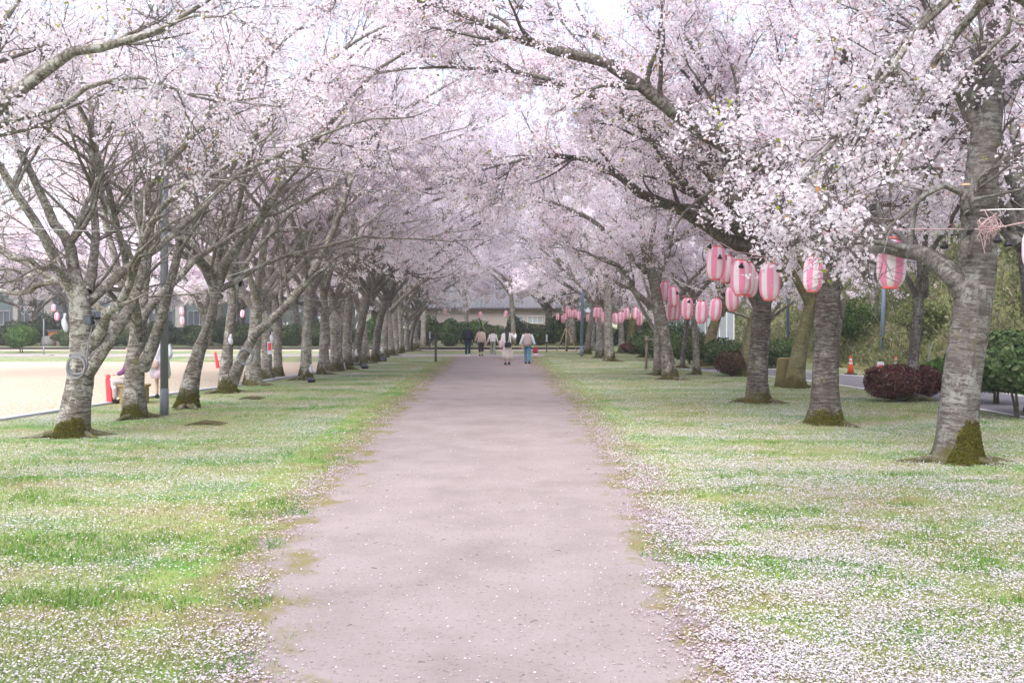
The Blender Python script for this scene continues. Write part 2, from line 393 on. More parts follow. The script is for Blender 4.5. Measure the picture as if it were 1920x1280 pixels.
# ------------------------------------------------------------------ the setting: ground, path, sand, road, bank
def sheet(name, pts, z, mat_, kind='structure'):
    me = bpy.data.meshes.new(name); me.from_pydata([(x, y, z) for x, y in pts], [], [tuple(range(len(pts)))]); me.update()
    return tag(link(name, me, mat_), kind=kind)
sheet('ground', [(-450, -60), (450, -60), (450, 860), (-450, 860)], 0, M['lawn'])

PL = [(855, 672), (800, 720), (740, 775), (690, 825), (640, 880), (590, 935), (540, 985), (500, 1060), (484, 1110), (490, 1170), (480, 1280), (468, 1500)]
PR = [(995, 676), (1040, 720), (1080, 760), (1110, 800), (1140, 850), (1180, 900), (1210, 950), (1238, 1000), (1252, 1060), (1282, 1110), (1335, 1200), (1370, 1280), (1460, 1500)]
def edge_fn(lst):
    pts = sorted((tuple(G(*p)[:2])[::-1] for p in lst))
    Y = np.array([p[0] for p in pts]); X = np.array([p[1] for p in pts])
    return lambda y: np.interp(y, Y, X)
eL, eR = edge_fn(PL), edge_fn(PR)
ys = np.concatenate([np.arange(-6, 12, .4), np.arange(12, 50.5, 1.0)])
V = []; UV = []
for y in ys:
    l, r = float(eL(y)), float(eR(y))
    for x, e in ((l-.9, 1), (l, .5), (l+.8, 0), ((l+r)/2, 0), (r-.8, 0), (r, .5), (r+.9, 1)):
        V.append((x, y, .004)); UV.append((e, y))
n = 7; F = [(i*n+j, i*n+j+1, (i+1)*n+j+1, (i+1)*n+j) for i in range(len(ys)-1) for j in range(n-1)]
me = np_mesh('path', V, F, [[UV[i] for i in f] for f in F], False)
tag(link('path', me, M['path']), kind='structure')
sheet('cross_path', [(-45, 49.6), (1.6, 49.6), (1.9, 53), (-45, 54)], .008, M['petal_path'])
sheet('kerbside_strip', [(-60, 59.5), (4.5, 59.5), (4.5, 61.8), (-60, 61.8)], .004, M['sand'])
EDGE = [(-10.9, 13), (-10.35, 16.5), (-9.96, 18.15), (-9.7, 19.8), (-9.05, 24), (-8.1, 28), (-7.4, 33), (-7.1, 38), (-7.0, 43.5)]
sheet('sand_field', [(-90, 10), (-11.2, 10)]+EDGE+[(-90, 43.5)], .004, M['sand'])
for (a, b) in zip(EDGE[:-1], EDGE[1:]):
    pass
mb = MB()
P = np.array(EDGE); T = np.gradient(P, axis=0); T /= np.linalg.norm(T, axis=1, keepdims=True); Nn = np.stack([T[:, 1], -T[:, 0]], 1)*.11
for i in range(len(P)):
    a, b = P[i]+Nn[i], P[i]-Nn[i]
    mb.v += [(a[0], a[1], -.02), (a[0], a[1], .05), (b[0], b[1], .05), (b[0], b[1], -.02)]
for i in range(len(P)-1):
    for j in range(3):
        mb.f.append((4*i+j, 4*i+j+1, 4*i+4+j+1, 4*i+4+j)); mb.uv.append([(0, 0)]*4)
tag(mb.build('edging_strip', M['concrete'], smooth=False), kind='structure')
tag(MB().box((-27.6, 62, .07), (65, .22, .16), bev=.02).build('kerb', M['kerb_dark'], smooth=False), kind='structure')
tag(MB().box((-27.6, 62.4, .03), (65, .5, .16), bev=.02).build('kerb_path', M['petal_path'], smooth=False), kind='structure')
# service road and its white edge lines
RC = np.array([(11.9, -8), (11.9, 10), (11.8, 20), (11.5, 27), (10.9, 31.5), (9.7, 35), (8.1, 38)])
T = np.gradient(RC, axis=0); T /= np.linalg.norm(T, axis=1, keepdims=True); RN = np.stack([T[:, 1], -T[:, 0]], 1)
def strip(name, o0, o1, z, mat_):
    A = RC+RN*o0; B = RC+RN*o1
    return sheet(name, [tuple(p) for p in A]+[tuple(p) for p in B[::-1]], z, mat_)
strip('road', -1.65, 1.65, .004, M['asphalt'])
strip('road_line', -1.60, -1.45, .008, M['line_paint'])
strip('road_line', 1.42, 1.57, .008, M['line_paint'])
# wooded bank beyond the road
nx, ny = 60, 90
xs = np.linspace(0, 34, nx); yy = np.linspace(-6, 130, ny)
def toe(y): return 14.0-.5*np.clip((y-24)/8, 0, 1)
def bank_z(x, y):
    u = np.clip(x-toe(y), 0, None)
    h = 9.0*(1-np.exp(-u*.115))
    h = np.where(u < 1.6, h*(u/1.6)**.6, h)
    return h+(fbm(x*.35, y*.35)-.5)*np.clip(u*.5, 0, 1.1)
gx = toe(yy)[:, None]+xs[None, :]; gy = np.repeat(yy[:, None], nx, 1); gz = bank_z(gx, gy)-.02
gz[:, 0] = -.05
idx = np.arange(nx*ny).reshape(ny, nx)
F = np.stack([idx[:-1, :-1], idx[:-1, 1:], idx[1:, 1:], idx[1:, :-1]], -1).reshape(-1, 4)
tag(link('hillside', np_mesh('hillside', np.stack([gx, gy, gz], -1).reshape(-1, 3), F), M['hill']), kind='structure')

# ------------------------------------------------------------------ buildings
def window(mb_parent, name_mat, c, sx, sz, fmat, gmat, bars=1):
    f = MB(); x, y, z = c; t = .07
    f.box((x, y-.04, z+sz/2), (sx+t, .10, t), bev=.01).box((x, y-.04, z-sz/2), (sx+t, .12, t), bev=.01)
    for k in range(bars+2):
        xx = x-sx/2+sx*k/(bars+1); f.box((xx, y-.035, z), (t*.8, .09, sz-t), bev=.01)
    fo = f.build('window', fmat, mb_parent, False)
    MB().box((x, y+.02, z), (sx-.05, .03, sz-.05)).build('pane', gmat, fo, False)
B0 = 86.0
b = empty('hall_building', (-2, B0, 0), 'low cream hall with grey ribbed metal roof behind the hedge at the path end', 'building')
MB().box((0, 4, 1.45), (15, 8, 2.9)).build('wall', M['wall_cream'], b, False)
MB().box((0, -.32, 2.93), (15.8, .10, .22), bev=.02).build('eave_trim', M['trim_brown'], b, False)
rf = MB()
rf.v = [(-7.9, -.45, 2.98), (7.9, -.45, 2.98), (7.9, 5, 5.6), (-7.9, 5, 5.6), (7.9, 9, 2.98), (-7.9, 9, 2.98), (-7.9, -.45, 3.08), (7.9, -.45, 3.08), (7.9, 5, 5.7), (-7.9, 5, 5.7), (7.9, 9, 3.08), (-7.9, 9, 3.08)]
rf.f = [(0, 3, 2, 1), (3, 5, 4, 2), (6, 7, 8, 9), (9, 8, 10, 11), (0, 1, 7, 6), (1, 2, 8, 7), (2, 4, 10, 8), (3, 0, 6, 9), (5, 3, 9, 11), (4, 5, 11, 10)]; rf.uv = [[(0, 0)]*4]*10
ro = rf.build('roof', M['roof_grey'], b, False)
ang = math.atan2(2.62, 5.45)
for k in range(46):
    x = -7.8+k*15.6/45
    if k == 0:
        s0 = MB().box((0, 0, 0), (.07, 6.05, .09), bev=.01, tilt=Matrix.Rotation(ang, 4, 'X')).build('roof_rib', M['roof_grey'], ro, False); s = s0
    else:
        s = s0.copy(); COL.objects.link(s); s.parent = ro
    s.location = (x, 2.275, 4.43)
window(b, None, (-4.4, -.02, 1.45), 1.35, .5, M['frame_grey'], M['glass'])
for x in (2.4, 4.1, 5.7): window(b, None, (x, -.02, 1.98), 1.35, .62, M['frame_white'], M['glass_pale'], 2)
b = empty('tall_building', (-46, 100, 0), 'tall grey-green building with pale pilasters behind trees at far left', 'building')
MB().box((0, 5, 5), (30, 10, 10)).build('wall', M['wall_teal'], b, False)
for k in range(9):
    p = MB().box((-14+k*3.5, -.2, 5), (.9 if k % 2 else .5, .4, 10), bev=.03).build('pilaster', M['stone_grey'], b, False)
for k in range(8):
    for z in (2.2, 5.4, 8.4): window(b, None, (-12.25+k*3.5, -.02, z), 1.9, 1.5, M['frame_grey'], M['glass'], 2)
b = empty('white_cabin', (12.0, 58, 0), 'white cabin with vertical wall panels seen between trunks on the right', 'building')
MB().box((0, 1.5, 1.4), (3.6, 3, 2.8)).build('wall', M['wall_white'], b, False)
for k in range(9): MB().box((-1.78+k*.445, -.03, 1.38), (.06, .05, 2.7)).build('wall_batten', M['frame_white'], b, False)
MB().box((0, 1.5, 2.87), (3.9, 3.3, .14), bev=.03).build('roof', M['frame_grey'], b, False)
window(b, None, (-.9, -.04, 1.9), .8, .7, M['frame_grey'], M['glass_pale'])
window(b, None, (.5, -.04, 1.9), .8, .7, M['frame_grey'], M['glass_pale'])
b = empty('storage_shed', tuple(G(108, 648)), 'small orange shed behind the lawn at far left', 'shed')
MB().box((0, .8, .55), (1.5, 1.4, 1.1), bev=.02).build('wall', M['wall_orange'], b, False)
MB().box((0, .75, 1.15), (1.7, 1.7, .1), bev=.02).build('roof', M['roof_grey'], b, False)
MB().box((.2, .08, .45), (.55, .05, .8)).build('door', M['frame_grey'], b, False)
s = MB().loft([(-.02, .55, .4, 0, 0), (.3, .56, .42, .02, 0), (.62, .45, .36, 0, .02), (.75, .28, .2, -.02, 0)], 9).build('boulder', M['stone_grey'], loc=tuple(G(90, 648)))
tag(s, 'grey block of stone beside the small orange shed', 'stone')
# ------------------------------------------------------------------ tree machinery (all batches of numpy)
def nrm(a): return a/(np.linalg.norm(a, axis=-1, keepdims=True)+1e-9)
def resample(pts, n, rg=None, wob=0.0):
    P = np.array(pts, float); d = np.r_[0, np.cumsum(np.linalg.norm(np.diff(P, axis=0), axis=1))]
    t = np.linspace(0, d[-1], n); k = max(2, len(P))
    # Catmull-Rom
    out = np.zeros((n, 3)); i = np.clip(np.searchsorted(d, t, 'right')-1, 0, len(P)-2)
    p1 = P[i]; p2 = P[i+1]; p0 = P[np.maximum(i-1, 0)]; p3 = P[np.minimum(i+2, len(P)-1)]
    u = ((t-d[i])/(d[i+1]-d[i]+1e-9))[:, None]
    out = .5*((2*p1)+(-p0+p2)*u+(2*p0-5*p1+4*p2-p3)*u**2+(-p0+3*p1-3*p2+p3)*u**3)
    if rg is not None and wob > 0:
        w_ = np.cumsum(rg.normal(0, wob, (n, 3)), 0); w_ -= np.linspace(0, 1, n)[:, None]*w_[-1]; out += w_
    return out
def grow(rg, P0, D0, L, n, wander, up, zmin=2.3):
    B = len(P0); P = np.zeros((B, n, 3)); P[:, 0] = P0; D = nrm(D0); st = (L/(n-1))[:, None]
    for i in range(1, n):
        D = D+rg.normal(0, wander, (B, 3)); D[:, 2] += up
        lo = P[:, i-1, 2] < zmin; D[lo, 2] = np.maximum(D[lo, 2], .08)
        D = nrm(D); P[:, i] = P[:, i-1]+D*st
    return P
def spawn(rg, P, Rd, per, tmin, ang, flat=.6, updz=.25):
    """children on each branch of a batch: start, direction, parent radius, t, parent index"""
    B, N, _ = P.shape
    cnt = per if hasattr(per, '__len__') else np.full(B, per)
    pi = np.repeat(np.arange(B), cnt); n = len(pi)
    t = tmin+(1-tmin)*rg.random(n)**.9; f = t*(N-1); i = np.minimum(f.astype(int), N-2); u = (f-i)[:, None]
    p = P[pi, i]*(1-u)+P[pi, i+1]*u; tg = nrm(P[pi, i+1]-P[pi, i]); r = Rd[pi, i]*(1-u[:, 0])+Rd[pi, i+1]*u[:, 0]
    q = rg.normal(0, 1, (n, 3)); q -= (q*tg).sum(1, keepdims=True)*tg; q = nrm(q); q[:, 2] = q[:, 2]*flat+updz; q = nrm(q)
    a = np.radians(rg.uniform(ang[0], ang[1], n))[:, None]
    return p, nrm(tg*np.cos(a)+q*np.sin(a)), r, t, pi
def taper(r0, r1, n, pw=1.0):
    s = np.linspace(0, 1, n)**pw; return r0[:, None]*(1-s)+r1[:, None]*s if hasattr(r1, '__len__') else r0[:, None]*(1-s)+r1*s
def quads(rg, C, size, fold=.25, normal=None, aspect=1.0):
    n = len(C); A = nrm(rg.normal(0, 1, (n, 3)))
    if normal is not None: A = nrm(A*.6+normal)
    U = nrm(np.cross(A, rg.normal(0, 1, (n, 3)))); Wv = np.cross(A, U)
    s = (size*rg.uniform(.75, 1.25, n))[:, None]*.5
    V = np.stack([C+U*s*aspect, C+Wv*s+A*s*fold, C-U*s*aspect, C-Wv*s+A*s*fold], 1)
    V += rg.normal(0, 1, V.shape)*s[:, None]*.14
    return V.reshape(-1, 3), np.arange(4*n).reshape(n, 4)
def stars(rg, C, size, normal=None):
    """open five-petalled flowers, one kite per petal, cupped"""
    n = len(C); A = nrm(rg.normal(0, 1, (n, 3)))
    if normal is not None: A = nrm(A*.7+normal)
    U = nrm(np.cross(A, rg.normal(0, 1, (n, 3)))); Wv = np.cross(A, U); s = (size*rg.uniform(.8, 1.15, n))[:, None]*.5
    V = []; F = []
    cols = [C]
    for k in range(5):
        a = 2*PI*k/5; b_ = PI/5
        e = lambda an, rr, h: C+(U*math.cos(an)+Wv*math.sin(an))*s*rr+A*s*h
        cols += [e(a-b_*.85, .72, .28), e(a, 1.05, .36), e(a+b_*.85, .72, .28)]
    V = np.stack(cols, 1); V[:, 1:] += rg.normal(0, 1, V[:, 1:].shape)*s[:, None]*.06
    base = (np.arange(n)*16)[:, None]
    F = np.concatenate([base+np.array([[0, 1+3*k, 2+3*k, 3+3*k]]) for k in range(5)], 0)
    return V.reshape(-1, 3), F
def join(parts):
    V = []; F = []; U = []; n = 0
    for (v, f, u) in parts:
        V.append(v); F.append(f+n); n += len(v); U.append(u if u is not None else np.zeros((len(f), 4, 2)))
    return np.concatenate(V), np.concatenate(F), np.concatenate(U)

def trunk_grid(rg, pts, rad, sides, n, flare=.6, lobes=5, rough=.05):
    P = resample(pts, n); r = np.interp(np.linspace(0, 1, n), np.linspace(0, 1, len(rad)), rad)
    T = nrm(np.gradient(P, axis=0)); U = nrm(np.cross(T, np.array([0, 1.0, 0]))); Wv = np.cross(T, U)   # a=0 points +x-ish
    a = np.arange(sides)/sides*2*PI; h = P[:, 2]-P[0, 2]; ph = rg.random(3)*6.28
    fl = 1+flare*np.exp(-h/.20)[:, None]*(.55+.75*np.maximum(0, np.cos(lobes*a+ph[0]))**1.5)[None]+.12*np.exp(-h/.6)[:, None]
    bump = rough*(np.cos(2*a[None]+ph[1]+h[:, None]*1.3)+.7*np.cos(3*a[None]+ph[2]-h[:, None]*2.1)+.6*np.cos(7*a[None]+5*h[:, None])*np.cos(9*h[:, None]))+rg.normal(0, rough*.28, (n, sides))
    rr = .93*r[:, None]*(fl+bump)
    V = P[:, None]+rr[:, :, None]*(np.cos(a)[None, :, None]*U[:, None]+np.sin(a)[None, :, None]*Wv[:, None])
    low = h < .35
    V[low, :, 2] = P[low, None, 2]+(V[low, :, 2]-P[low, None, 2])*.3
    return V, P, h
def grid_mesh(V, h):
    n, s, _ = V.shape; idx = np.arange(n*s).reshape(n, s); nx_ = np.roll(idx, -1, 1)
    F = np.stack([idx[:-1], nx_[:-1], nx_[1:], idx[1:]], -1).reshape(-1, 4)
    u0 = np.broadcast_to((np.arange(s)/s)[None], (n-1, s)); u1 = u0+1/s
    h0 = np.broadcast_to(h[:-1, None], (n-1, s)); h1 = np.broadcast_to(h[1:, None], (n-1, s))
    uv = np.stack([np.stack([u0, h0], -1), np.stack([u1, h0], -1), np.stack([u1, h1], -1), np.stack([u0, h1], -1)], 2).reshape(-1, 4, 2)
    return V.reshape(-1, 3), F, uv

def build_tree(root, seed, trunk, trad, limbs, bark='bark', n2=13, n3=9, n4=6, nfl=55000, fsize=.042, moss=None, hero=True,
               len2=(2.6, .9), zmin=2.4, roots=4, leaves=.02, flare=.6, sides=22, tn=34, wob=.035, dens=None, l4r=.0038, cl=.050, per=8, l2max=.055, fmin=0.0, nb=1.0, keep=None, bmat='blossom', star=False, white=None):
    """trunk: local points; trad: radii; limbs: list of (local points, r0). Builds trunk, limbs, twigs, crown, leaves, moss under root."""
    rg = np.random.default_rng(seed)
    TV, TP, h = trunk_grid(rg, trunk, trad, sides, tn, flare)
    tv = [grid_mesh(TV, h)]
    top = TV[-1].mean(0)
    capV = np.concatenate([TV[-1], top[None]]); s = sides
    capF = np.array([[i, (i+1) % s, s, s] for i in range(s)])
    # surface roots
    rp = []
    for k in range(roots):
        a = rg.random()*6.28; L_ = rg.uniform(.2, .45)+trad[0]*1.5
        q = [TP[0]+np.array([math.cos(a), math.sin(a), 0])*trad[0]*.7+np.array([0, 0, .10])]
        for j in range(1, 7):
            a += rg.normal(0, .18); q.append(q[-1]+np.array([math.cos(a), math.sin(a), 0])*L_/6)
            q[-1][2] = .10-.15*(j/6)**.8+rg.normal(0, .006)
        rp.append(q)
    if roots:
        RP = np.array([resample(q, 9) for q in rp]); tv.append(tubes(RP, np.repeat(np.linspace(.075, .02, 9)[None], roots, 0)*(.6+trad[0]), 7))
    tv_, tf_, tu_ = join(tv)
    me = np_mesh('trunk', tv_, tf_, tu_); link('trunk', me, M[bark], root)
    # limbs
    N1 = 16
    L1 = np.array([resample(p, N1, rg, wob) for p, r in limbs]); r0 = np.array([r for p, r in limbs])
    R1 = taper(r0, .014, N1, .8); R1[:, 0] *= 1.25; R1[:, 1] *= 1.06
    R1 *= 1+rg.normal(0, .03, R1.shape)
    len1 = np.linalg.norm(np.diff(L1, axis=1), axis=2).sum(1)
    per2 = np.maximum(4, (n2*len1/7).astype(int))
    p, d, r, t, pi2 = spawn(rg, L1, R1, per2, .16, (35, 68), .65, .22)
    Ln = (len2[0]*(1-t)+len2[1]*t)*rg.uniform(.55, 1.25, len(t))
    L2 = grow(rg, p, d, Ln, 9, .13, .012, zmin); R2 = taper(np.clip(r*.55, .012, l2max), .006, 9)
    if keep is not None:
        kk = keep(L2[:, 4]) & keep(L2[:, 8]); L2, R2, pi2 = L2[kk], R2[kk], pi2[kk]
    p, d, r, t, pi3 = spawn(rg, L2, R2, n3, .12, (30, 70), .8, .12)
    L3 = grow(rg, p, d, rg.uniform(.35, 1.15, len(t))*(1.15-.45*t), 6, .16, -.005, zmin-.2); R3 = taper(np.clip(r*.55, .005, .011), .003, 6)
    # also twigs straight off the limbs
    p, d, r, t, _ = spawn(rg, L1, R1, (len1*2.2*nb).astype(int), .3, (40, 90), .9, .1)
    L3b = grow(rg, p, d, rg.uniform(.3, .9, len(t)), 6, .16, 0, zmin-.2); R3b = taper(np.full(len(t), .008), .0035, 6)
    L3 = np.concatenate([L3, L3b]); R3 = np.concatenate([R3, R3b])
    if keep is not None:
        kk = keep(L3[:, 3]) & keep(L3[:, 5]); L3, R3 = L3[kk], R3[kk]
    p, d, r, t, pi4 = spawn(rg, L3, R3, n4, .15, (25, 75), .9, .05)
    L4 = grow(rg, p, d, rg.uniform(.12, .48, len(t)), 2, .15, -.02, 1.6); R4 = taper(np.full(len(t), l4r), l4r*.6, 2)
    t1 = tubes(L1, R1, 9 if hero else 7); t2 = tubes(L2, R2, 5)
    if hero:
        s1 = (N1-1)*9; v1 = N1*9; s2 = 8*5; v2 = 9*5
        for i in range(len(L1)):
            parts = [(t1[0][i*v1:(i+1)*v1], t1[1][i*s1:(i+1)*s1]-i*v1, t1[2][i*s1:(i+1)*s1])]
            for k in np.nonzero(pi2 == i)[0]:
                parts.append((t2[0][k*v2:(k+1)*v2], t2[1][k*s2:(k+1)*s2]-k*v2, t2[2][k*s2:(k+1)*s2]))
            v_, f_, u_ = join(parts); link('limb', np_mesh('limb', v_, f_, u_), M[bark], root)
    else:
        v_, f_, u_ = join([t1, t2]); link('limbs', np_mesh('limbs', v_, f_, u_), M[bark], root)
    v_, f_, u_ = join([tubes(L3, R3, 3), tubes(L4, R4, 3)])
    tag(link('twigs', np_mesh('twigs', v_, f_, None), M['twig'], root), kind='stuff')
    # blossom clusters sit on the twigs
    ncl = int(nfl/(per+1))
    src = np.concatenate([L4.mean(1), L4[:, 1], L4[:, 1], L3[:, 3], L3[:, 5], (L3[:, 4]+L3[:, 5])/2, L2[:, 6], L2[:, 8]])
    src = src[src[:, 2] > fmin]
    if dens is not None: src = src[rg.random(len(src)) < dens(src)]
    c = src[rg.integers(0, len(src), ncl)]+rg.normal(0, .022, (ncl, 3))
    k = rg.poisson(per, ncl)+1; cc = np.repeat(c, k, 0); cc = cc+rg.normal(0, cl, cc.shape)
    if star: v_, f_ = stars(rg, cc, fsize)
    else: v_, f_ = quads(rg, cc, fsize)
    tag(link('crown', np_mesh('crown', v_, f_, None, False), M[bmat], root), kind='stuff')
    if leaves > 0:
        nl = int(nfl*leaves); c = src[rg.integers(0, len(src), nl//3+1)]; c = np.repeat(c, 3, 0)[:nl]+rg.normal(0, .05, (nl, 3))
        v_, f_ = quads(rg, c, fsize*1.15, .3, None, 1.0)
        tag(link('young_leaves', np_mesh('young_leaves', v_, f_, None, False), M['young_leaf'], root), kind='stuff')
    # moss on the foot of the trunk: a raised fuzzy skin over the grid faces it covers
    if moss:
        a0, aw, hh, nt_ = moss        # facing angle, half width, height, tufts
        Pn = rg.random((nt_*5, 2)); aa = a0+(Pn[:, 0]*2-1)*aw; hv = Pn[:, 1]*hh
        edge = hh*np.clip(1.1-((aa-a0)/aw)**2, 0, 1)*(.38+1.05*fbm(aa*1.5+seed, aa*0+hv*1.5+seed))
        hole = fbm(aa*2.3+seed*3, hv*7+5)-.38*(hv/(edge+.01))*rg.random(len(hv))
        kk = (hv < edge) & (hole > .16) & (rg.random(len(hv)) < .75-.6*hv/(edge+.01)); aa, hv = aa[kk], hv[kk]
        fi = np.interp(hv, h, np.arange(tn)); i0 = np.clip(fi.astype(int), 0, tn-2); fu = (fi-i0)[:, None]
        fj = (aa % (2*PI))/(2*PI)*sides; j0 = fj.astype(int) % sides; j1 = (j0+1) % sides; fv = (fj-np.floor(fj))[:, None]
        S = (TV[i0, j0]*(1-fu)+TV[i0+1, j0]*fu)*(1-fv)+(TV[i0, j1]*(1-fu)+TV[i0+1, j1]*fu)*fv
        ax = TP[i0]*(1-fu)+TP[i0+1]*fu; Nn_ = nrm(S-ax)
        q, qf = quads(rg, S+Nn_*rg.uniform(.0, .012, (len(S), 1)), .024, .5, Nn_*.9+rg.normal(0, .35, S.shape))
        tag(link('moss', np_mesh('moss', q, qf, None, False), M['moss'], root), kind='stuff')
    return root

def px_line(base, Y, pts):
    return [tuple(W(p[0], p[1], Y+(p[2] if len(p) > 2 else 0))-base) for p in pts]
def hero(name_label, seed, bx, by, trunk_px, trad_px, limbs_px, auto=0, auto_len=(5, 7.5), auto_z=None, group='cherry trees lining the path', **kw):
    base = G(bx, by); Y = base.y; s = Y/FPX
    t = empty('cherry_tree', base, name_label, 'tree', group)
    tp = [tuple(W(x, y, Y+(z[0] if z else 0))-base) for x, y, *z in trunk_px]
    tp[0] = (tp[0][0], tp[0][1], -.06)
    tr = [r*s for r in trad_px]
    lb = [(px_line(base, Y, pts), r*s) for pts, r in limbs_px]
    rg = np.random.default_rng(seed+100)
    top = np.array(tp[-1]); a0 = rg.random()*6.28
    for k in range(auto):
        a = a0+2*PI*k/auto+rg.normal(0, .25); el = R(rg.uniform(38, 66)); L_ = rg.uniform(*auto_len)
        d = np.array([math.cos(a)*math.cos(el), math.sin(a)*math.cos(el), math.sin(el)])
        st = top+np.array([0, 0, -rg.uniform(.1, .6)])
        q = [st]
        for j in range(6):
            d = d+np.array([math.cos(a), math.sin(a), -.28])*.13+rg.normal(0, .08, 3); d /= np.linalg.norm(d); q.append(q[-1]+d*L_/6)
        lb.append((q, tr[-1]*rg.uniform(.5, .68)))
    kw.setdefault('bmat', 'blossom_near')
    return build_tree(t, seed, tp, tr, lb, **kw)
# ------------------------------------------------------------------ the near trees, limb by limb
_ = lambda *a: a
hero('big leaning cherry with a grey cable coil, nearest of the left row', 11, 135, 818,
     [_(133, 818), _(142, 760), _(152, 690), _(152, 600), _(146, 530)], [28, 26, 23, 20, 17],
     [([_(158, 705), _(195, 645, .1), _(235, 600, .3), _(256, 560, .5), _(270, 500, .6), _(266, 440, .6), _(264, 370, .6), _(290, 335, .6), _(330, 290, .5), _(407, 200, .3), _(467, 157, .2), _(567, 50)], 14),
      ([_(168, 660), _(195, 600, -.3), _(219, 560, -.5), _(240, 510, -.7), _(254, 480, -.9), _(285, 415, -1.1), _(330, 360, -1.3), _(420, 310, -1.6), _(520, 240, -2)], 11),
      ([_(148, 560), _(133, 500), _(117, 448, -.2), _(90, 390, -.4), _(62, 320, -.6), _(25, 255, -.8), _(5, 180, -1), _(-20, 100, -1)], 14),
      ([_(150, 550), _(160, 500, .2), _(168, 447, .3), _(168, 360, .4), _(172, 260, .5), _(168, 200, .5), _(140, 130, .6), _(120, 20, .7)], 10),
      ([_(142, 555), _(105, 524, .3), _(58, 537, .6), _(0, 531, .8), _(-80, 510, 1)], 9),
      ([_(142, 545), _(110, 515, -.3), _(78, 503, -.6), _(20, 485, -.9), _(-60, 465, -1)], 9),
      ([_(150, 560), _(190, 533, .6), _(222, 552, 1.1), _(248, 580, 1.6), (256, 620, 2.2)], 8)],
     auto=2, auto_len=(6.5, 8.5), bark='bark', nfl=15500, fsize=.048, fmin=5.1, moss=(PI*.62, 1.5, .42, 2600), sides=30, tn=44, n2=13, n3=6, n4=4, len2=(3.4, 1.1), l2max=.05, flare=.5)
hero('cherry forking low into two thick stems, left of the grey lamp pole', 12, 252, 784,
     [_(252, 784), _(252, 720), _(255, 660), _(262, 600)], [21, 19, 18, 14],
     [([_(262, 690), _(289, 631, -.2), _(312, 545, -.3), _(328, 470, -.4), _(350, 420, -.4), _(362, 340, -.4), _(385, 285, -.3), _(415, 235, -.2), _(440, 180), _(500, 90, .2), _(540, 0, .3)], 11.5),
      ([_(255, 650), _(235, 580, .2), _(219, 498, .3), _(203, 428, .3), _(191, 370, .3), _(183, 317, .3), _(177, 233, .4), _(185, 120, .5), _(200, 0, .6)], 9),
      ([_(260, 620), _(268, 540, .3), _(272, 430, .5), _(298, 320, .7), _(305, 200, .9), _(290, 80, 1), _(270, -40, 1)], 10),
      ([_(335, 460, -.4), _(375, 390, -.2), _(450, 300, .2), _(550, 190, .7), _(650, 100, 1.2), (770, 30, 1.6), (860, 10, 1.9)], 10)],
     auto=3, auto_len=(6.5, 8.5), bark='bark', nfl=20000, fsize=.048, fmin=5.5, moss=(PI*.55, 1.7, .36, 1800), sides=28, tn=34, n2=13, n3=6, n4=4, len2=(3.4, 1.1), l2max=.05, flare=.4)
hero('leaning cherry with a dark hollow in its mossy foot, third of the left row', 13, 351, 764,
     [_(351, 764), _(358, 715), _(372, 660), _(392, 610), _(402, 565), _(410, 518)], [19, 16, 13, 11, 9, 8.5],
     [([_(408, 530), _(395, 420), _(375, 373, .3), _(350, 300, .5), _(345, 200, .6), _(325, 100, .6), _(300, 0, .6)], 7),
      ([_(408, 535), _(414, 467), _(440, 430), _(460, 367, -.3), _(467, 300, -.5), _(483, 217, -.6), _(500, 120, -.6), _(510, 0, -.6)], 7.5),
      ([_(404, 560), _(382, 505, -.4), _(340, 470, -.8), _(290, 445, -1.2), _(230, 400, -1.5)], 8),
      ([_(409, 530), _(430, 480, -.2), _(500, 390, -.6), _(590, 270, -1), _(690, 150, -1.4), (800, 80, -1.6), (900, 60, -1.8)], 10)],
     auto=3, auto_len=(6.5, 8.5), bark='bark', nfl=25000, fsize=.050, fmin=5.6, moss=(PI*.6, 2.2, .62, 2200), sides=26, tn=40, n2=13, n3=6, n4=4, len2=(3.2, 1.1), flare=.4)
hero('two-stemmed cherry with one long limb slanting low towards the path', 14, 431, 736,
     [_(428, 736), _(424, 700), _(427, 650), _(433, 600), _(438, 560), _(442, 500)], [18, 13, 9.5, 9, 8.5, 8],
     [([_(432, 716), _(450, 668, -.2), _(470, 636, -.3), _(512, 597, -.4), _(569, 526, -.5), _(602, 465, -.6), _(633, 405, -.6), _(650, 342, -.6), _(672, 300, -.6), _(720, 230, -.6), _(790, 180, -.6), (880, 140, -.6), (970, 130, -.6)], 10.5),
      ([_(440, 520), _(445, 442), _(460, 350, .3), _(480, 250, .5), _(490, 100, .8)], 7),
      ([_(437, 575), _(425, 480, -.4), _(418, 380, -.7), _(390, 280, -1), _(372, 180, -1.2)], 6.5),
      ([_(441, 530), _(470, 440, 1), _(540, 330, 2), _(630, 210, 3), (740, 110, 3.8), (850, 60, 4.4)], 11)],
     auto=3, auto_len=(6.5, 8.5), bark='bark', nfl=34000, fsize=.052, fmin=4.9, moss=(PI*.62, 1.9, .55, 1800), sides=26, tn=36, n2=13, n3=6, n4=4, len2=(3.2, 1.1), flare=.4)
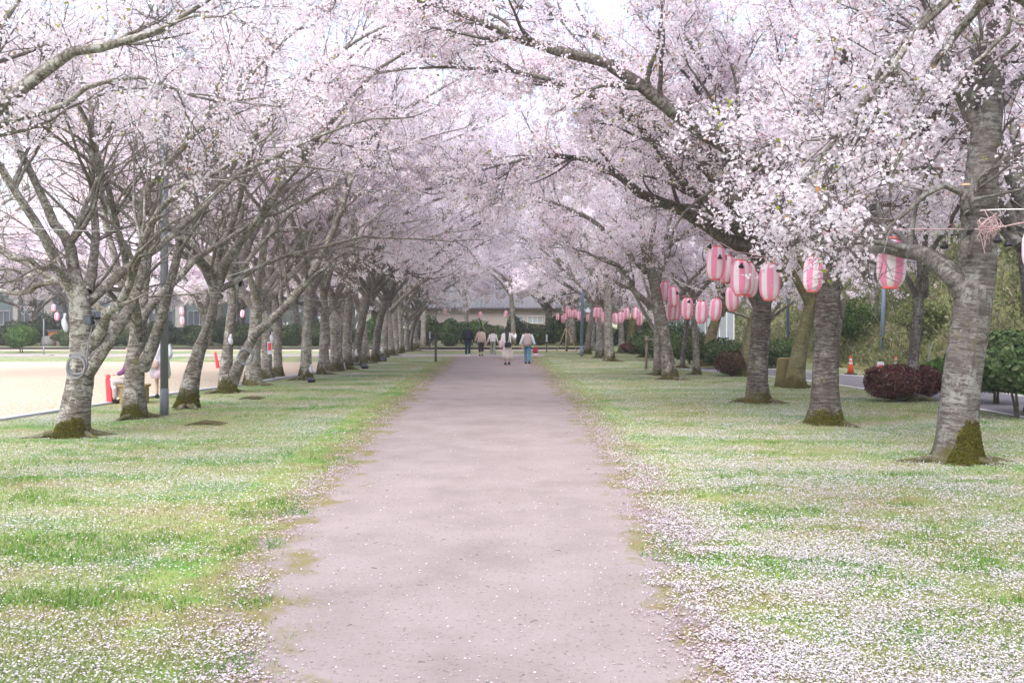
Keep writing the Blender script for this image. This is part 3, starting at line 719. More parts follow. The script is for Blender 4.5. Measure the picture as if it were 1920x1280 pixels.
t1 = hero('thick straight cherry with a large moss pad, nearest of the right row', 21, 1790, 865,
     [_(1790, 865), _(1797, 780), _(1806, 700), _(1818, 620), _(1828, 540), _(1834, 450), _(1838, 370), _(1848, 260), _(1862, 120), _(1878, 0)], [39, 37, 35, 34, 33, 32, 30.5, 28, 24, 20],
     [([_(1815, 575), _(1779, 524, .1), _(1737, 495, .4), _(1690, 478, .9), _(1640, 468, 1.5), _(1590, 482, 2.1), _(1540, 470, 2.8), _(1480, 430, 3.6), _(1400, 400, 4.4)], 22),
      ([_(1815, 480, -.25), _(1809, 420, -.32), _(1807, 375, -.34), _(1770, 366, -.4), _(1740, 376, -.4), _(1700, 415, -.4), _(1665, 445, -.4), _(1620, 460, -.4)], 10),
      ([_(1812, 400, -.3), _(1830, 320, -.4), _(1862, 295, -.5), _(1900, 272, -.6), _(1960, 240, -.8)], 8),
      ([_(1845, 270), _(1808, 190), _(1780, 130, -.2), _(1750, 60, -.4), _(1720, -80, -.6)], 18),
      ([_(1875, 20), _(1900, -150), _(1880, -350, .3)], 20),
      ([_(1855, 220), _(1920, 150, .4), _(2000, 60, .8), _(2080, -80, 1)], 14),
      ([_(1862, 140), _(1800, 20, 1), _(1700, -120, 2), _(1580, -240, 2.5)], 14)],
     auto=1, bark='bark_grey', nfl=50000, fsize=.047, fmin=3.9, moss=(PI*.64, 1.25, .66, 5200), sides=36, tn=64, roots=3, flare=.5)
Y1 = G(1790, 865).y
st = MB().tube([W(1812, 400, Y1-.30), W(1810, 372, Y1-.34), W(1811, 347, Y1-.36)], [.075, .07, .068], 12)
o = st.build('cut_stub', M['bark_grey']); o.location -= t1.location; o.parent = t1
c_ = MB().tube([W(1811, 347.5, Y1-.36), W(1811, 345.5, Y1-.365)], [.060, .058], 12).build('cut_face', M['heartwood'], o)
hero('straight dark cherry with a flared mossy foot, second of the right row', 22, 1548, 795,
     [_(1548, 795), _(1547, 720), _(1549, 640), _(1553, 560), _(1556, 480), _(1550, 420)], [27.5, 25.5, 24.5, 24, 23, 21.5],
     [([_(1552, 480), _(1500, 390, -.3), _(1456, 324, -.6), _(1358, 273, -1), _(1280, 225, -1.2), _(1206, 160, -1.4), _(1148, 121, -1.5), _(1070, 94, -1.6), _(960, 60, -1.6), _(850, 15, -1.5), (720, -5, -1.4), (600, 0, -1.4)], 22),
      ([_(1550, 440), _(1545, 300, .3), _(1570, 150, .4), _(1610, 0, .6), _(1630, -120, .8)], 17),
      ([_(1553, 450), _(1620, 330, 1), _(1700, 220, 1.8), _(1760, 80, 2.5)], 14),
      ([_(1552, 460), _(1460, 360, .8), _(1360, 200, 1.4), _(1270, 60, 1.8), _(1200, -60, 2)], 15)],
     auto=3, auto_len=(7, 9), bark='bark_dark', nfl=80000, fsize=.050, fmin=3.6, moss=(PI*.55, 2.2, .40, 3000), sides=30, tn=44, n2=15)
hero('dark cherry with long limbs arching left over the path, third of the right row', 23, 1420, 755,
     [_(1420, 755), _(1421, 690), _(1427, 600), _(1432, 520), _(1432, 450)], [21, 19, 17.5, 17, 16],
     [([_(1432, 480), _(1358, 441, -.3), _(1280, 398, -.6), _(1199, 352, -.9), _(1128, 305, -1.1), _(1066, 293, -1.2), _(980, 300, -1.3), _(900, 320, -1.3)], 17),
      ([_(1431, 460), _(1339, 332, .3), _(1280, 289, .4), _(1225, 250, .5), _(1150, 170, .6), _(1090, 90, .8), _(1030, 10, 1)], 15),
      ([_(1432, 460), _(1460, 300, .4), _(1480, 150, .7), _(1500, 20, 1)], 14),
      ([_(1432, 470), _(1300, 360, -1.2), _(1200, 240, -2), _(1100, 180, -2.6), _(980, 130, -3), _(830, 120, -3.3), (700, 140, -3.4)], 12),
      ([_(1432, 455), _(1330, 280, 1.5), _(1200, 130, 2.6), _(1060, 40, 3.4), (900, 10, 4), (760, 20, 4.4)], 13),
      ([_(1435, 450), _(1425, 290, -.3), _(1375, 140, -.6), _(1300, 30, -.9), (1240, -60, -1.2)], 12)],
     auto=3, auto_len=(7, 9), bark='bark_dark', nfl=80000, fsize=.053, fmin=3.4, moss=(PI*.55, 2.0, .36, 1600), sides=28, tn=40, n2=15)
hero('slender cherry bending left above the lower lantern chain', 24, 1257, 711,
     [_(1257, 711), _(1250, 660), _(1240, 600), _(1226, 530), _(1213, 480)], [14.5, 12.5, 11, 10, 9.5],
     [([_(1215, 490), _(1200, 440), _(1186, 410), _(1178, 370), _(1130, 320, -.4), _(1050, 300, -.8)], 8.5),
      ([_(1224, 575), _(1190, 545, -.3), _(1160, 500, -.6), _(1110, 470, -1), _(1040, 455, -1.2)], 7),
      ([_(1226, 540), _(1250, 480, .4), _(1270, 400, .8), _(1290, 300, 1)], 8)],
     auto=4, auto_len=(6.5, 8.5), bark='bark', nfl=60000, fsize=.06, moss=(PI*.6, 2, .5, 1000), sides=22, tn=30, n2=14)
# trees standing just outside the frame, whose limbs reach into it
hero('banded bare limb of a near cherry crossing the top left corner', 31, -207, 925,
     [_(-207, 925), _(-204, 760), _(-195, 600), _(-175, 470)], [46, 40, 37, 34],
     [([_(-178, 490), _(-80, 340), _(0, 205), _(55, 148), _(104, 92), _(200, 76), _(280, 50), _(358, 26), _(430, -30)], 27),
      ([_(-178, 480), _(-100, 330, .3), _(-20, 150, .4), _(15, 60, .5), _(60, -60, .6)], 24),
      ([_(-178, 500), _(-60, 300, .4), _(0, 236, .6), _(83, 200, .7), _(160, 173, .7), _(180, 152, .7), _(267, 148, .7), _(333, 163, .7), _(413, 192, .7)], 12)],
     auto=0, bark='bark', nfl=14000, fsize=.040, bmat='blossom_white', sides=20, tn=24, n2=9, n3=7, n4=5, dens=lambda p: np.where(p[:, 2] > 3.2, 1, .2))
def spray_keep(p):
    X = p[:, 0]+6.30; px = 960+X/(8.8-.2)*FPX; py = YH-(p[:, 2]-HC)/(8.8-.2)*FPX
    low = np.interp(px, [1330, 1400, 1440, 1500, 1590, 1612, 1645, 1720, 1760, 1920], [380, 465, 478, 540, 520, 360, 300, 270, 150, 110])
    return (py < low) & (px > 1280+.25*np.abs(py-300))
hero('white flower sprays of a near cherry hanging before the lanterns', 32, 2213, 988,
     [_(2213, 988), _(2190, 700), _(2160, 450), _(2120, 250)], [50, 44, 40, 36],
     [([_(2125, 270), _(1980, 90), _(1850, 0, -.1), _(1745, 22, -.2), _(1690, 100, -.3), _(1610, 180, -.4), _(1545, 270, -.5), _(1495, 340, -.5), _(1450, 410, -.5)], 15),
      ([_(1760, 14, -.2), _(1700, 130, .1), _(1650, 240, .1), _(1620, 330, .1), _(1605, 440, 0)], 9),
      ([_(1850, 0, -.1), _(1780, 90, .3), _(1730, 170, .4), _(1690, 280, .3), _(1670, 370, .2)], 9),
      ([_(1690, 100, -.3), _(1600, 250, 0), _(1560, 350, .1), _(1535, 440, .1), _(1530, 480, .1)], 7),
      ([_(1745, 22, -.2), _(1640, 110, .4), _(1540, 190, .6), _(1450, 260, .7), _(1400, 330, .7)], 8),
      ([_(1980, 90), _(1900, 60, .5), _(1830, 120, .8), _(1780, 180, .9)], 7)],
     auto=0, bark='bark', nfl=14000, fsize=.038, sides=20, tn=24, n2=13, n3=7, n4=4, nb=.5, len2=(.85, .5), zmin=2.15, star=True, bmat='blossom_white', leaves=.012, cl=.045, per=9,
     keep=spray_keep)

# ------------------------------------------------------------------ the other trees: eight kinds, then copies
def kind_tree(seed, loc, label, group, fork, r0, nl, spread, lean=(0, 0), bark='bark', nfl=40000, el=(44, 70), moss=True, fs=.064, zmin=2.55, **kw):
    rg = np.random.default_rng(seed)
    t = empty('cherry_tree', loc, label, 'tree', group)
    tp = [(0, 0, -.06), (lean[0]*.15, lean[1]*.15, fork*.3), (lean[0]*.5, lean[1]*.5, fork*.65), (lean[0], lean[1], fork)]
    top = np.array(tp[-1]); a0 = rg.random()*6.28; lb = []
    for k in range(nl):
        a = a0+2*PI*k/nl+rg.normal(0, .3); e = R(rg.uniform(*el)); L_ = spread*rg.uniform(.8, 1.2)
        d = np.array([math.cos(a)*math.cos(e), math.sin(a)*math.cos(e), math.sin(e)])
        q = [top+np.array([0, 0, -rg.uniform(.05, .22*fork)])]
        for j in range(7):
            d = d+np.array([math.cos(a), math.sin(a), -.25])*.12+rg.normal(0, .09, 3); d /= np.linalg.norm(d); q.append(q[-1]+d*L_/7)
        lb.append((q, r0*rg.uniform(.45, .62)))
    return build_tree(t, seed, tp, [r0*1.02, r0*.92, r0*.84, r0*.76], lb, bark=bark, nfl=nfl, fsize=fs, hero=False, sides=18, tn=26, n2=11, n3=7, n4=3,
                      l4r=.004, moss=(PI*.55, 2.6, .45, 1100) if moss else None, roots=3, wob=.03, leaves=.012, zmin=zmin, **kw)
far = Vector((0, 400, 0))
ROWG = 'cherry trees lining the path'; BACKG = 'cherry trees beyond the far kerb'
left_row = [  # px x, px y, kind, scale, label
    (474, 722, 1, 1.12, 'stout mossy cherry close behind the two-stemmed one in the left row'),
    (500, 711, 0, 1.12, 'grey cherry in the left row with a small red notice on its trunk'),
    (522, 705, 4, 1.0, 'pale slim straight cherry in the left row just right of the red notice'),
    (573, 712, 0, 1.12, 'straight cherry in the left row with a bagged floodlight lying at its foot'),
    (607, 701, 3, 1.15, 'forked pale cherry with a collar of moss, next after the bagged floodlight'),
    (630, 695, 1, 1.2, 'widest mossy cherry in the middle of the left row'),
    (650, 692, 0, 1.2, 'cherry just behind the widest mossy one in the left row'),
    (667, 685, 2, 1.2, 'dark cherry with a cable ring hung low on its trunk in the left row'),
    (684, 681, 3, 1.2, 'cherry with a mossy foot just past the cable ring in the left row'),
    (702, 678, 2, 1.2, 'dark slanting cherry with a knob of old wood in the left row'),
    (720, 670, 0, 1.2, 'cherry beside the white lamp on the grass, far half of the left row'),
    (732, 667, 1, 1.1, 'stocky cherry sixth from the far end of the left row'),
    (742, 663, 0, 1.2, 'grey cherry fifth from the far end of the left row'),
    (751, 660, 3, 1.2, 'forked cherry fourth from the far end of the left row'),
    (761, 659, 1, .85, 'stocky cherry third from the far end of the left row'),
    (769, 658, 2, .9, 'leaning cherry second from the far end of the left row'),
    (778, 657, 0, 1.2, 'last cherry at the far end of the left row')]
right_row = [
    (1232, 703, 3, .85, 'mossy-footed cherry half hidden behind the bending one in the right row'),
    (1142, 677, 0, 1.35, 'upright cherry with a skirt of moss behind the second group of lanterns'),
    (1127, 671, 1, 1.2, 'cherry just left of the moss-skirted one in the right row'),
    (1101, 664, 2, 1.2, 'cherry right behind the blue pole at the far end of the right row'),
    (1110, 657, 4, .95, 'slim pale cherry leaning between the two blue poles'),
    (1306, 702, 4, .85, 'thin cherry with a dark mossy foot below the hanging lanterns'),
    (1326, 686, 6, 1.0, 'thick pale mossy trunk behind the hanging lanterns'),
    (1279, 690, 5, 1.1, 'thin crooked tree with a moss lump left of the thick pale trunk'),
    (1395, 705, 6, .95, 'slanting trunk covered in yellow moss beside the dark round bush'),
    (1166, 662, 1, 1.0, 'twin mossy trunk standing behind the second group of lanterns'),
    (1180, 661, 6, .9, 'pale trunk touching the twin mossy one at the back'),
    (1205, 670, 5, 1.1, 'thin bare grey stem leaning left before the dark hedge'),
    (1490, 727, 6, .95, 'leaning trunk coated in yellow moss next to the sawn stump'),
    (1709, 752, 5, 1.6, 'thin two-stemmed tree in front of the red bush'),
    (1955, 775, 2, 1.6, 'dark trunk bending at the right edge beside the glossy shrub'),
    (1566, 688, 5, 1.3, 'thin pale stem leaning right behind the straight dark cherry')]
kinds = {}
mk = dict(
    k0=lambda l, g: kind_tree(50, far, l, g, 3.0, .17, 6, 9.0, (.12, .05), 'bark_pale'),
    k1=lambda l, g: kind_tree(51, far, l, g, 2.4, .21, 6, 9.2, (-.1, .1), 'bark_pale'),
    k2=lambda l, g: kind_tree(52, far, l, g, 2.8, .16, 6, 8.8, (.55, .1), 'bark_grey'),
    k3=lambda l, g: kind_tree(53, far, l, g, 2.1, .18, 6, 9.4, (-.15, 0), 'bark_pale', el=(52, 74)),
    k4=lambda l, g: kind_tree(54, far, l, g, 3.5, .16, 5, 7.4, (-.2, 0), 'bark_pale'),
    k5=lambda l, g: kind_tree(55, far, l, g, 1.9, .085, 4, 3.0, (.25, 0), 'bark_grey', nfl=9000, el=(55, 75), moss=False),
    k6=lambda l, g: kind_tree(56, far, l, g, 2.7, .27, 5, 8.0, (.55, .2), 'bark_moss'),
    k7=lambda l, g: kind_tree(57, far, l, g, 2.2, .26, 7, 7.2, (.1, .1), 'bark', nfl=52000, el=(28, 70), fs=.085, zmin=1.7))
def place(k, loc, rz, scl, label, group):
    if k not in kinds: o = kinds[k] = mk['k%d' % k](label, group)
    else: o = copy_tree(kinds[k])
    o.location = loc; o.rotation_euler = (0, 0, rz); o.scale = (scl,)*3
    return tag(o, label, 'tree', group)
rr = random.Random(5)
for x, y, k, s_, lab in left_row+right_row:
    base = G(x, y)
    rz = rr.uniform(-.5, .5) if k in (2, 4, 5, 6) else rr.uniform(0, 6.28)
    if lab.startswith(('thin bare grey stem', 'slim pale cherry leaning', 'dark trunk bending')): rz = PI+rz
    place(k, base, rz, s_, lab, ROWG)
kind_tree(59, Vector((7.0, 1.0, 0)), 'high-crowned cherry just beside the camera on the right, out of view', ROWG, 3.6, .22, 7, 7.4, nfl=30000, fs=.085, zmin=5.3)  # unseen tree added to shade near blossom and ground, crown above the frame
for x, y, k, s_, lab in [(-7.4, -4.5, 0, 1.05, 'cherry beside the camera on the left, out of view'), (7.2, -5.5, 1, 1.0, 'cherry beside the camera on the right, out of view'), (-7.5, -11, 3, 1.0, 'cherry behind the camera on the left, out of view'), (7.3, -12, 2, 1.0, 'cherry behind the camera on the right, out of view')]:
    place(k, (x, y, 0), rr.uniform(0, 6.28), s_, lab, ROWG)
# far rows beyond the kerb: seen as pink crowns and trunks
back = [(-330, 645), (-230, 650), (-120, 646), (-40, 649), (60, 643), (150, 647), (235, 644), (305, 648), (388, 651), (455, 646), (520, 648), (585, 645), (640, 648), (700, 644), (793, 650), (876, 645), (963, 648), (1030, 644), (1072, 648), (1130, 645), (1200, 648), (1260, 646), (1345, 644)]
names = {-330: 'pink cherry beyond the kerb, farthest to the left', -230: 'pink cherry beyond the kerb, second from the far left', -120: 'pink cherry beyond the kerb just outside the left edge', -40: 'far cherry whose crown touches the left edge above the hedge',
         150: 'far cherry behind the cable-coil cherry', 235: 'far cherry behind the low-forking cherry', 305: 'far cherry behind the grey lamp pole', 455: 'far cherry behind the two-stemmed cherry', 520: 'far cherry behind the red notice trunk', 585: 'far cherry behind the floodlight tree', 640: 'far cherry behind the widest mossy trunk', 700: 'far cherry behind the slanting knobbed trunk',
         1030: 'far cherry beyond the kerb right of the walkers', 1072: 'far cherry beyond the kerb behind the staked sapling', 1130: 'far cherry beyond the kerb behind the moss-skirted trunk', 1200: 'far cherry beyond the dark hedge right of the twin mossy trunk', 1260: 'far cherry behind the bending cherry', 1345: 'far cherry behind the lower lantern chain', 793: 'mossy trunk just past the end of the left row beyond the kerb', 876: 'straight grey trunk before the hall wall left of centre', 963: 'straight pale trunk before the hall wall right of centre', 388: 'broad forked trunk across the sand field under the hanging lantern pair',
         60: 'cherry behind the round green bush across the sand field'}
for i, (x, y) in enumerate(back):
    tall = x in (793, 876, 963)
    o = place(4 if tall else 7, G(x, y), rr.uniform(0, 6.28), (1.35 if tall else rr.uniform(1.25, 1.5)), names[x], BACKG)
for x, lab in [(-66, 'cherry crown over the hedge, outermost left of the back line'), (-57, 'cherry crown over the hedge, second in the back line'), (-49, 'cherry crown before the tall grey-green building'), (-41, 'cherry crown over the hedge behind the round green bush'), (-33, 'cherry crown far behind the cable-coil cherry'),
               (-26, 'cherry crown far behind the low-forking cherry'), (-19, 'cherry crown far behind the red notice trunk'), (-14.5, 'cherry crown at the left end of the hall'), (10, 'cherry crown at the right end of the hall'), (17, 'cherry crown far behind the lower lantern chain')]:
    place((0, 3, 1, 2)[int(x) % 4], (x, 84+rr.uniform(-2, 3), 0), rr.uniform(0, 6.28), rr.uniform(1.5, 1.75), lab, BACKG)
place(3, (-20.5, 31, 0), 1.0, 1.2, 'cherry out of view at left whose crown shows behind the nearest left tree', BACKG)
place(0, (-33.5, 50, 0), 2.0, 1.35, 'cherry at the left edge across the sand field', BACKG)
# trees behind the right-hand road and on the bank
bankt = [(15.5, 40, 7, .95, 'cherry on the lower bank behind the traffic cone'), (18.5, 30, 4, .95, 'slim cherry on the bank behind the lamp post'), (16.5, 24, 6, .8, 'mossy trunk on the bank behind the red bush'),
         (20, 21, 7, .9, 'cherry high on the bank at the right edge'), (21, 48, 7, 1.0, 'cherry on top of the bank far behind the cone'), (12.6, 47, 7, .9, 'cherry at the road bend before the white cabin'),
         (18.5, 36, 4, .9, 'slim dark trunk on the bank right of the lamp post'), (11.0, 66, 7, 1.05, 'cherry behind the white cabin'), (27, 34, 7, 1.0, 'cherry on the crest of the bank, upper right')]
for x, y, k, s_, lab in bankt:
    place(k, (x, y, float(bank_z(np.array(x), np.array(y)))-.05), rr.uniform(0, 6.28), s_, lab, 'cherry trees on the bank')
# ------------------------------------------------------------------ shrubs
def shrub_parts(root, seed, rx, ry, h, z0, nl, ls, lm, stems=5, flat=1.0, lump=.18):
    rg = np.random.default_rng(seed)
    d = nrm(rg.normal(0, 1, (nl, 3))); d[:, 2] = d[:, 2]*.9
    ph = rg.random(6)*6.28
    lumpy = 1+lump*(np.sin(3*d[:, 0]+ph[0]*1+4*d[:, 1])+np.sin(5*d[:, 2]+4*d[:, 0]+ph[1]))*.5+rg.normal(0, .04, nl)
    rr_ = (1-rg.random(nl)**2.2*.45)*lumpy
    hz = (h-z0)/2
    C = np.stack([d[:, 0]*rx*rr_, d[:, 1]*ry*rr_, z0+hz+np.clip(d[:, 2], -1, 1)*hz*rr_], 1)
    v, f = quads(rg, C, ls, .25, d, 1.5)
    tag(link('crown', np_mesh('crown', v, f, None, False), M[lm], root), kind='stuff')
    P = []
    for k in range(stems):
        a = rg.random()*6.28; q = rg.uniform(.3, .7)
        P.append([(math.cos(a)*.06, math.sin(a)*.06, -.03), (math.cos(a)*rx*.2*q, math.sin(a)*ry*.2*q, h*.3), (math.cos(a)*rx*.6*q, math.sin(a)*ry*.6*q, h*.75)])
    P = np.array([resample(p, 6) for p in P]); v, f, u = tubes(P, np.repeat(np.linspace(.035, .012, 6)[None], stems, 0), 6)
    link('stem', np_mesh('stem', v, f, u), M['bark_dark'], root)
def shrub(name, loc, label, cat, seed, rx, ry, h, z0, nl, ls, lm, group=None, **kw):
    t = empty(name, loc, label, cat, group); shrub_parts(t, seed, rx, ry, h, z0, nl, ls, lm, **kw); return t
shrub('round_bush', G(40, 661), 'round clipped green bush on the lawn at far left', 'bush', 1, .92, .8, 1.62, .28, 5200, .085, 'leaf_mid')
shrub('red_bush', G(1676, 752), 'round dark red-leaved bush behind the thin two-stemmed tree', 'bush', 2, .66, .62, .92, .05, 7500, .05, 'leaf_red')
shrub('red_bush', G(1735, 748), 'smaller reddish green bush between the red bush and the thick cherry', 'bush', 3, .42, .45, .85, .04, 3200, .05, 'leaf_red')
shrub('dark_bush', G(1372, 705), 'round dark brown clipped bush beside the yellow mossy trunk', 'bush', 4, .55, .5, .92, .04, 4200, .055, 'leaf_brown')
shrub('dark_bush', G(1187, 664), 'low reddish bush at the foot of the twin mossy trunk', 'bush', 5, .7, .6, .75, .02, 2500, .07, 'leaf_red')
shrub('glossy_shrub', G(1912, 783), 'glossy dark green shrub tree with a bare brown stem at the right edge', 'shrub', 6, 1.15, 1.0, 1.75, .50, 7500, .085, 'leaf_dark', stems=2)
shrub('glossy_shrub', G(1866, 757), 'dark glossy shrub hanging low behind the thick cherry', 'shrub', 7, .75, .7, 1.55, .20, 5200, .085, 'leaf_dark', stems=3)
shrub('glossy_shrub', G(1765, 735), 'small leafy green shrub just left of the thick cherry trunk', 'shrub', 8, .45, .4, .95, .1, 2200, .07, 'leaf_mid', stems=3)
for i, (x, y, rx, h, lab) in enumerate([
        (1462, 690, 1.0, 1.25, 'dark green shrub behind the sawn stump'), (1350, 690, 1.0, 1.2, 'dark green clipped shrub left of the dark brown bush'), (1418, 688, .9, 1.1, 'green shrub behind the third cherry trunk'),
        (1295, 682, 1.1, 1.35, 'dark green shrub under the middle lanterns'), (1228, 676, 1.2, 1.6, 'dark green shrub behind the bending cherry and the stakes'), (1560, 672, .7, 1.1, 'bright green shrub behind the straight dark cherry'),
        (1270, 668, 1.5, 1.9, 'tall dark shrub behind the middle lanterns')]):
    shrub('green_shrub', G(x, y), lab, 'shrub', 20+i, rx, .8, h, .03, 4200, .075, 'leaf_dark' if i != 5 else 'leaf_mid', 'green shrubs along the road')
# hedge row beyond the kerb: three kinds copied along
HG = 'hedge shrubs beyond the far kerb'
hk = []
for i, (rx, h, lm) in enumerate([(1.3, 1.75, 'leaf_dark'), (1.15, 2.2, 'leaf_mid'), (1.4, 1.45, 'leaf_dark'), (1.0, 2.5, 'leaf_dark')]):
    hk.append(((rx, h, lm), None))
hl = {}
rr = random.Random(9)
special = {838: 'tall narrow hedge shrub by the dark brown post', 910: 'bright green palm-like shrub in the hedge at the path end'}
HED = ['cut by the left edge of the picture', 'behind the round green bush', 'just left of the thin grey post', 'between the thin grey post and the cable-coil cherry', 'hidden behind the cable-coil cherry trunk', 'in the first fork of the cable-coil cherry',
       'seen left of the low-forking cherry', 'behind the low-forking cherry', 'behind the grey lamp pole', 'left of the broad forked far trunk', 'between the far forked trunk and the hollow cherry', 'behind the two-stemmed cherry',
       'right of the two-stemmed cherry', 'behind the red notice trunk', 'left of the lying floodlight tree', 'between the floodlight tree and the forked pale one', 'behind the widest mossy cherry', 'behind the dark trunk with the cable ring',
       'behind the slanting knobbed cherry', 'behind the far half of the left row', 'beside the mossy trunk past the left row', 'behind the dark brown post', 'behind the man in navy', 'behind the girl in white',
       'behind the long-haired woman', 'behind the woman in jeans', 'left of the staked sapling', 'behind the staked sapling', 'between the two blue-grey poles', 'behind the moss-skirted cherry', 'behind the twin mossy trunk', 'behind the bending cherry', 'right of the bending cherry']
for i, x in enumerate(list(range(-40, 1330, 42))):
    k = rr.randrange(4)
    if 770 < x < 1110: k = (3, 0, 1, 0)[i % 4]
    y = rr.uniform(645.5, 649.5)
    lab = 'hedge shrub beyond the far kerb, '+HED[i]
    if k not in hl:
        (rx, h, lm), _n = hk[k]
        o = shrub('hedge_shrub', G(x, y), lab, 'shrub', 40+k, rx, 1.0, h, .02, 4200, .11, lm, HG, lump=.35); hl[k] = o
    else:
        o = copy_tree(hl[k]); o.location = G(x, y); tag(o, lab, 'shrub', HG)
    o.rotation_euler = (0, 0, rr.uniform(0, 6.28)); o.scale = (rr.uniform(.85, 1.15), 1, rr.uniform(.75, 1.12)*(1.15 if 770 < x < 1110 else 1))
# palm-like shrub
t = empty('fan_palm', G(905, 649), 'pale green palm-like plant rising from the hedge near the path end', 'plant')
lf = MB()
rgp = np.random.default_rng(77)
for k in range(26):
    a = k*2.4; el = rgp.uniform(.2, 1.2); L_ = rgp.uniform(.9, 1.3)
    d = Vector((math.cos(a)*math.cos(el), math.sin(a)*math.cos(el), math.sin(el))); sd_ = d.cross(Vector((0, 0, 1))).normalized()*.08
    p = [Vector((0, 0, 1.3))+d*L_*s-Vector((0, 0, .5*s*s*(1.1-el*.5))) for s in (0, .35, .7, 1)]
    wv = (.3, 1, .8, .05)
    V = [q+sd_*w_ for q, w_ in zip(p, wv)]+[q-sd_*w_ for q, w_ in zip(p, wv)]
    lf.add(V, [(0, 1, 5, 4), (1, 2, 6, 5), (2, 3, 7, 6)])
tag(lf.build('fronds', M['leaf_mid'], t, False), kind='stuff')
MB().tube([(0, 0, -.05), (.03, 0, .7), (0, 0, 1.35)], [.10, .09, .08], 8).build('trunk', M['bark_dark'], t)
for i, (x, y, rx, h, lm, lab) in enumerate([(14.6, 22.5, .8, 1.0, 'leaf_olive', 'green shrub low on the bank right of the thick cherry'), (15.8, 27, 1.1, 1.3, 'leaf_olive', 'olive shrub on the bank behind the red bush'), (15.0, 33.5, .9, 1.2, 'leaf_olive', 'light green shrub on the bank above the traffic cone'),
        (17.8, 31, 1.3, 1.5, 'leaf_olive', 'broad green shrub halfway up the bank behind the lamp post'), (17.2, 22.5, 1.2, 1.6, 'leaf_olive', 'olive shrub halfway up the bank at the right edge'), (19.5, 26, 1.4, 1.6, 'leaf_mid', 'green shrub high on the bank above the red bush'), (14.7, 40, 1.2, 1.7, 'leaf_mid', 'bright shrub at the bank foot behind the straight dark cherry')]):
    shrub('green_shrub', (x, y, float(bank_z(np.array(x), np.array(y)))-.1), lab, 'shrub', 60+i, rx, rx*.8, h, .05, 3000, .08, lm, 'shrubs on the bank', lump=.5)
# a far-off wood closing the horizon
rg = np.random.default_rng(91)
n = 9000; x = rg.uniform(-230, 230, n); y = 165+rg.random(n)*30-.0006*x*x; top = 8+8*fbm(x*.05, y*.05)
C = np.stack([x, y, rg.random(n)**.7*top], 1)
v, f = quads(rg, C, 2.2, .3, None, 1.3)
M['leaf_far'] = leafmat('leaf_far', [(0, (.05, .075, .04)), (.6, (.09, .115, .065)), (1, (.16, .16, .11))], .2)
tag(link('far_woods', np_mesh('far_woods', v, f, None, False), M['leaf_far']), 'grey-green wood closing the view far behind the hedge', 'wood', kind='stuff')
# brush covering the bank
rg = np.random.default_rng(88)
n = 30000
x = rg.random(n)**1.35*20; y = 8+rg.random(n)**1.1*62; x = x+toe(y)+.3
z = bank_z(x, y); n_ = len(x)
hgt = .25+1.0*fbm(x*.8, y*.8)**1.5*rg.random(n)
ln = rg.normal(0, .7, (n, 2))*hgt[:, None]
wd = rg.uniform(.006, .020, n); an = rg.random(n)*6.28
B0_ = np.stack([x-np.cos(an)*wd, y-np.sin(an)*wd, z-.04], 1); B1_ = np.stack([x+np.cos(an)*wd, y+np.sin(an)*wd, z-.04], 1)
Tp = np.stack([x+ln[:, 0], y+ln[:, 1], z+hgt], 1)
V1 = np.stack([B0_, B1_, Tp, Tp+rg.normal(0, .02, Tp.shape)], 1).reshape(-1, 3); F1 = np.arange(4*n).reshape(n, 4)
n2_ = 40000
x = rg.random(n2_)**1.3*20; y = 8+rg.random(n2_)**1.1*62; x = x+toe(y)+.3; dn = fbm(x*.55+20, y*.55)
C = np.stack([x, y, bank_z(x, y)+rg.random(n2_)*(.25+2.2*np.clip(dn-.42, 0, 1)*2.4)], 1)
V2, F2 = quads(rg, C, .11, .3, None, 1.4)
V, F, _u = join([(V1, F1, None), (V2, F2, None)])
tag(link('bank_brush', np_mesh('bank_brush', V, F, None, False), M['brush']), 'tangled dry grass and brush covering the bank behind the road', 'brush', kind='stuff')

# ------------------------------------------------------------------ lanterns on their strings
def lantern_proto():
    t = empty('paper_lantern', (0, 0, 0))
    Hh, Rr, nr, sd_ = .70, .205, 22, 30
    V = []; F = []; U = []
    prof = []
    for i in range(nr*2+1):
        s = i/(nr*2); zz = -Hh*s
        e = abs(2*s-1); r = Rr*(1-.36*e**5-.10*e**2.2) - (0 if i % 2 else .0035)
        prof.append((zz, r))
    for (zz, r) in prof:
        for k in range(sd_): V.append((r*math.cos(2*PI*k/sd_), r*math.sin(2*PI*k/sd_), zz))
    for i in range(len(prof)-1):
        for k in range(sd_):
            k2 = (k+1) % sd_; F.append((i*sd_+k2, i*sd_+k, (i+1)*sd_+k, (i+1)*sd_+k2))
            u0, u1 = k/sd_, (k+1)/sd_; v0, v1 = i/nr/2, (i+1)/nr/2; U.append([(u1, v0), (u0, v0), (u0, v1), (u1, v1)])
    link('paper_shade', np_mesh('paper_shade', V, F, U), M['lantern'], t)
    rt = Rr*.54
    MB().loft([(-.012, rt+.004, rt+.004, 0, 0), (.022, rt+.006, rt+.006, 0, 0), (.026, rt-.008, rt-.008, 0, 0)], 20).build('top_ring', M['lantern_red'], t)
    MB().loft([(-Hh-.028, rt-.008, rt-.008, 0, 0), (-Hh-.024, rt+.006, rt+.006, 0, 0), (-Hh+.010, rt+.004, rt+.004, 0, 0)], 20).build('bottom_ring', M['lantern_red'], t)
    hd = MB()
    hd.tube([(-rt, 0, .02), (-rt*.6, 0, .09), (0, 0, .125), (rt*.6, 0, .09), (rt, 0, .02)], .005, 6, False)
    hd.build('handle', M['cord_white'], t)
    return t
proto = None
LG = 'pink and white paper lanterns strung between the trees'
tops = {}
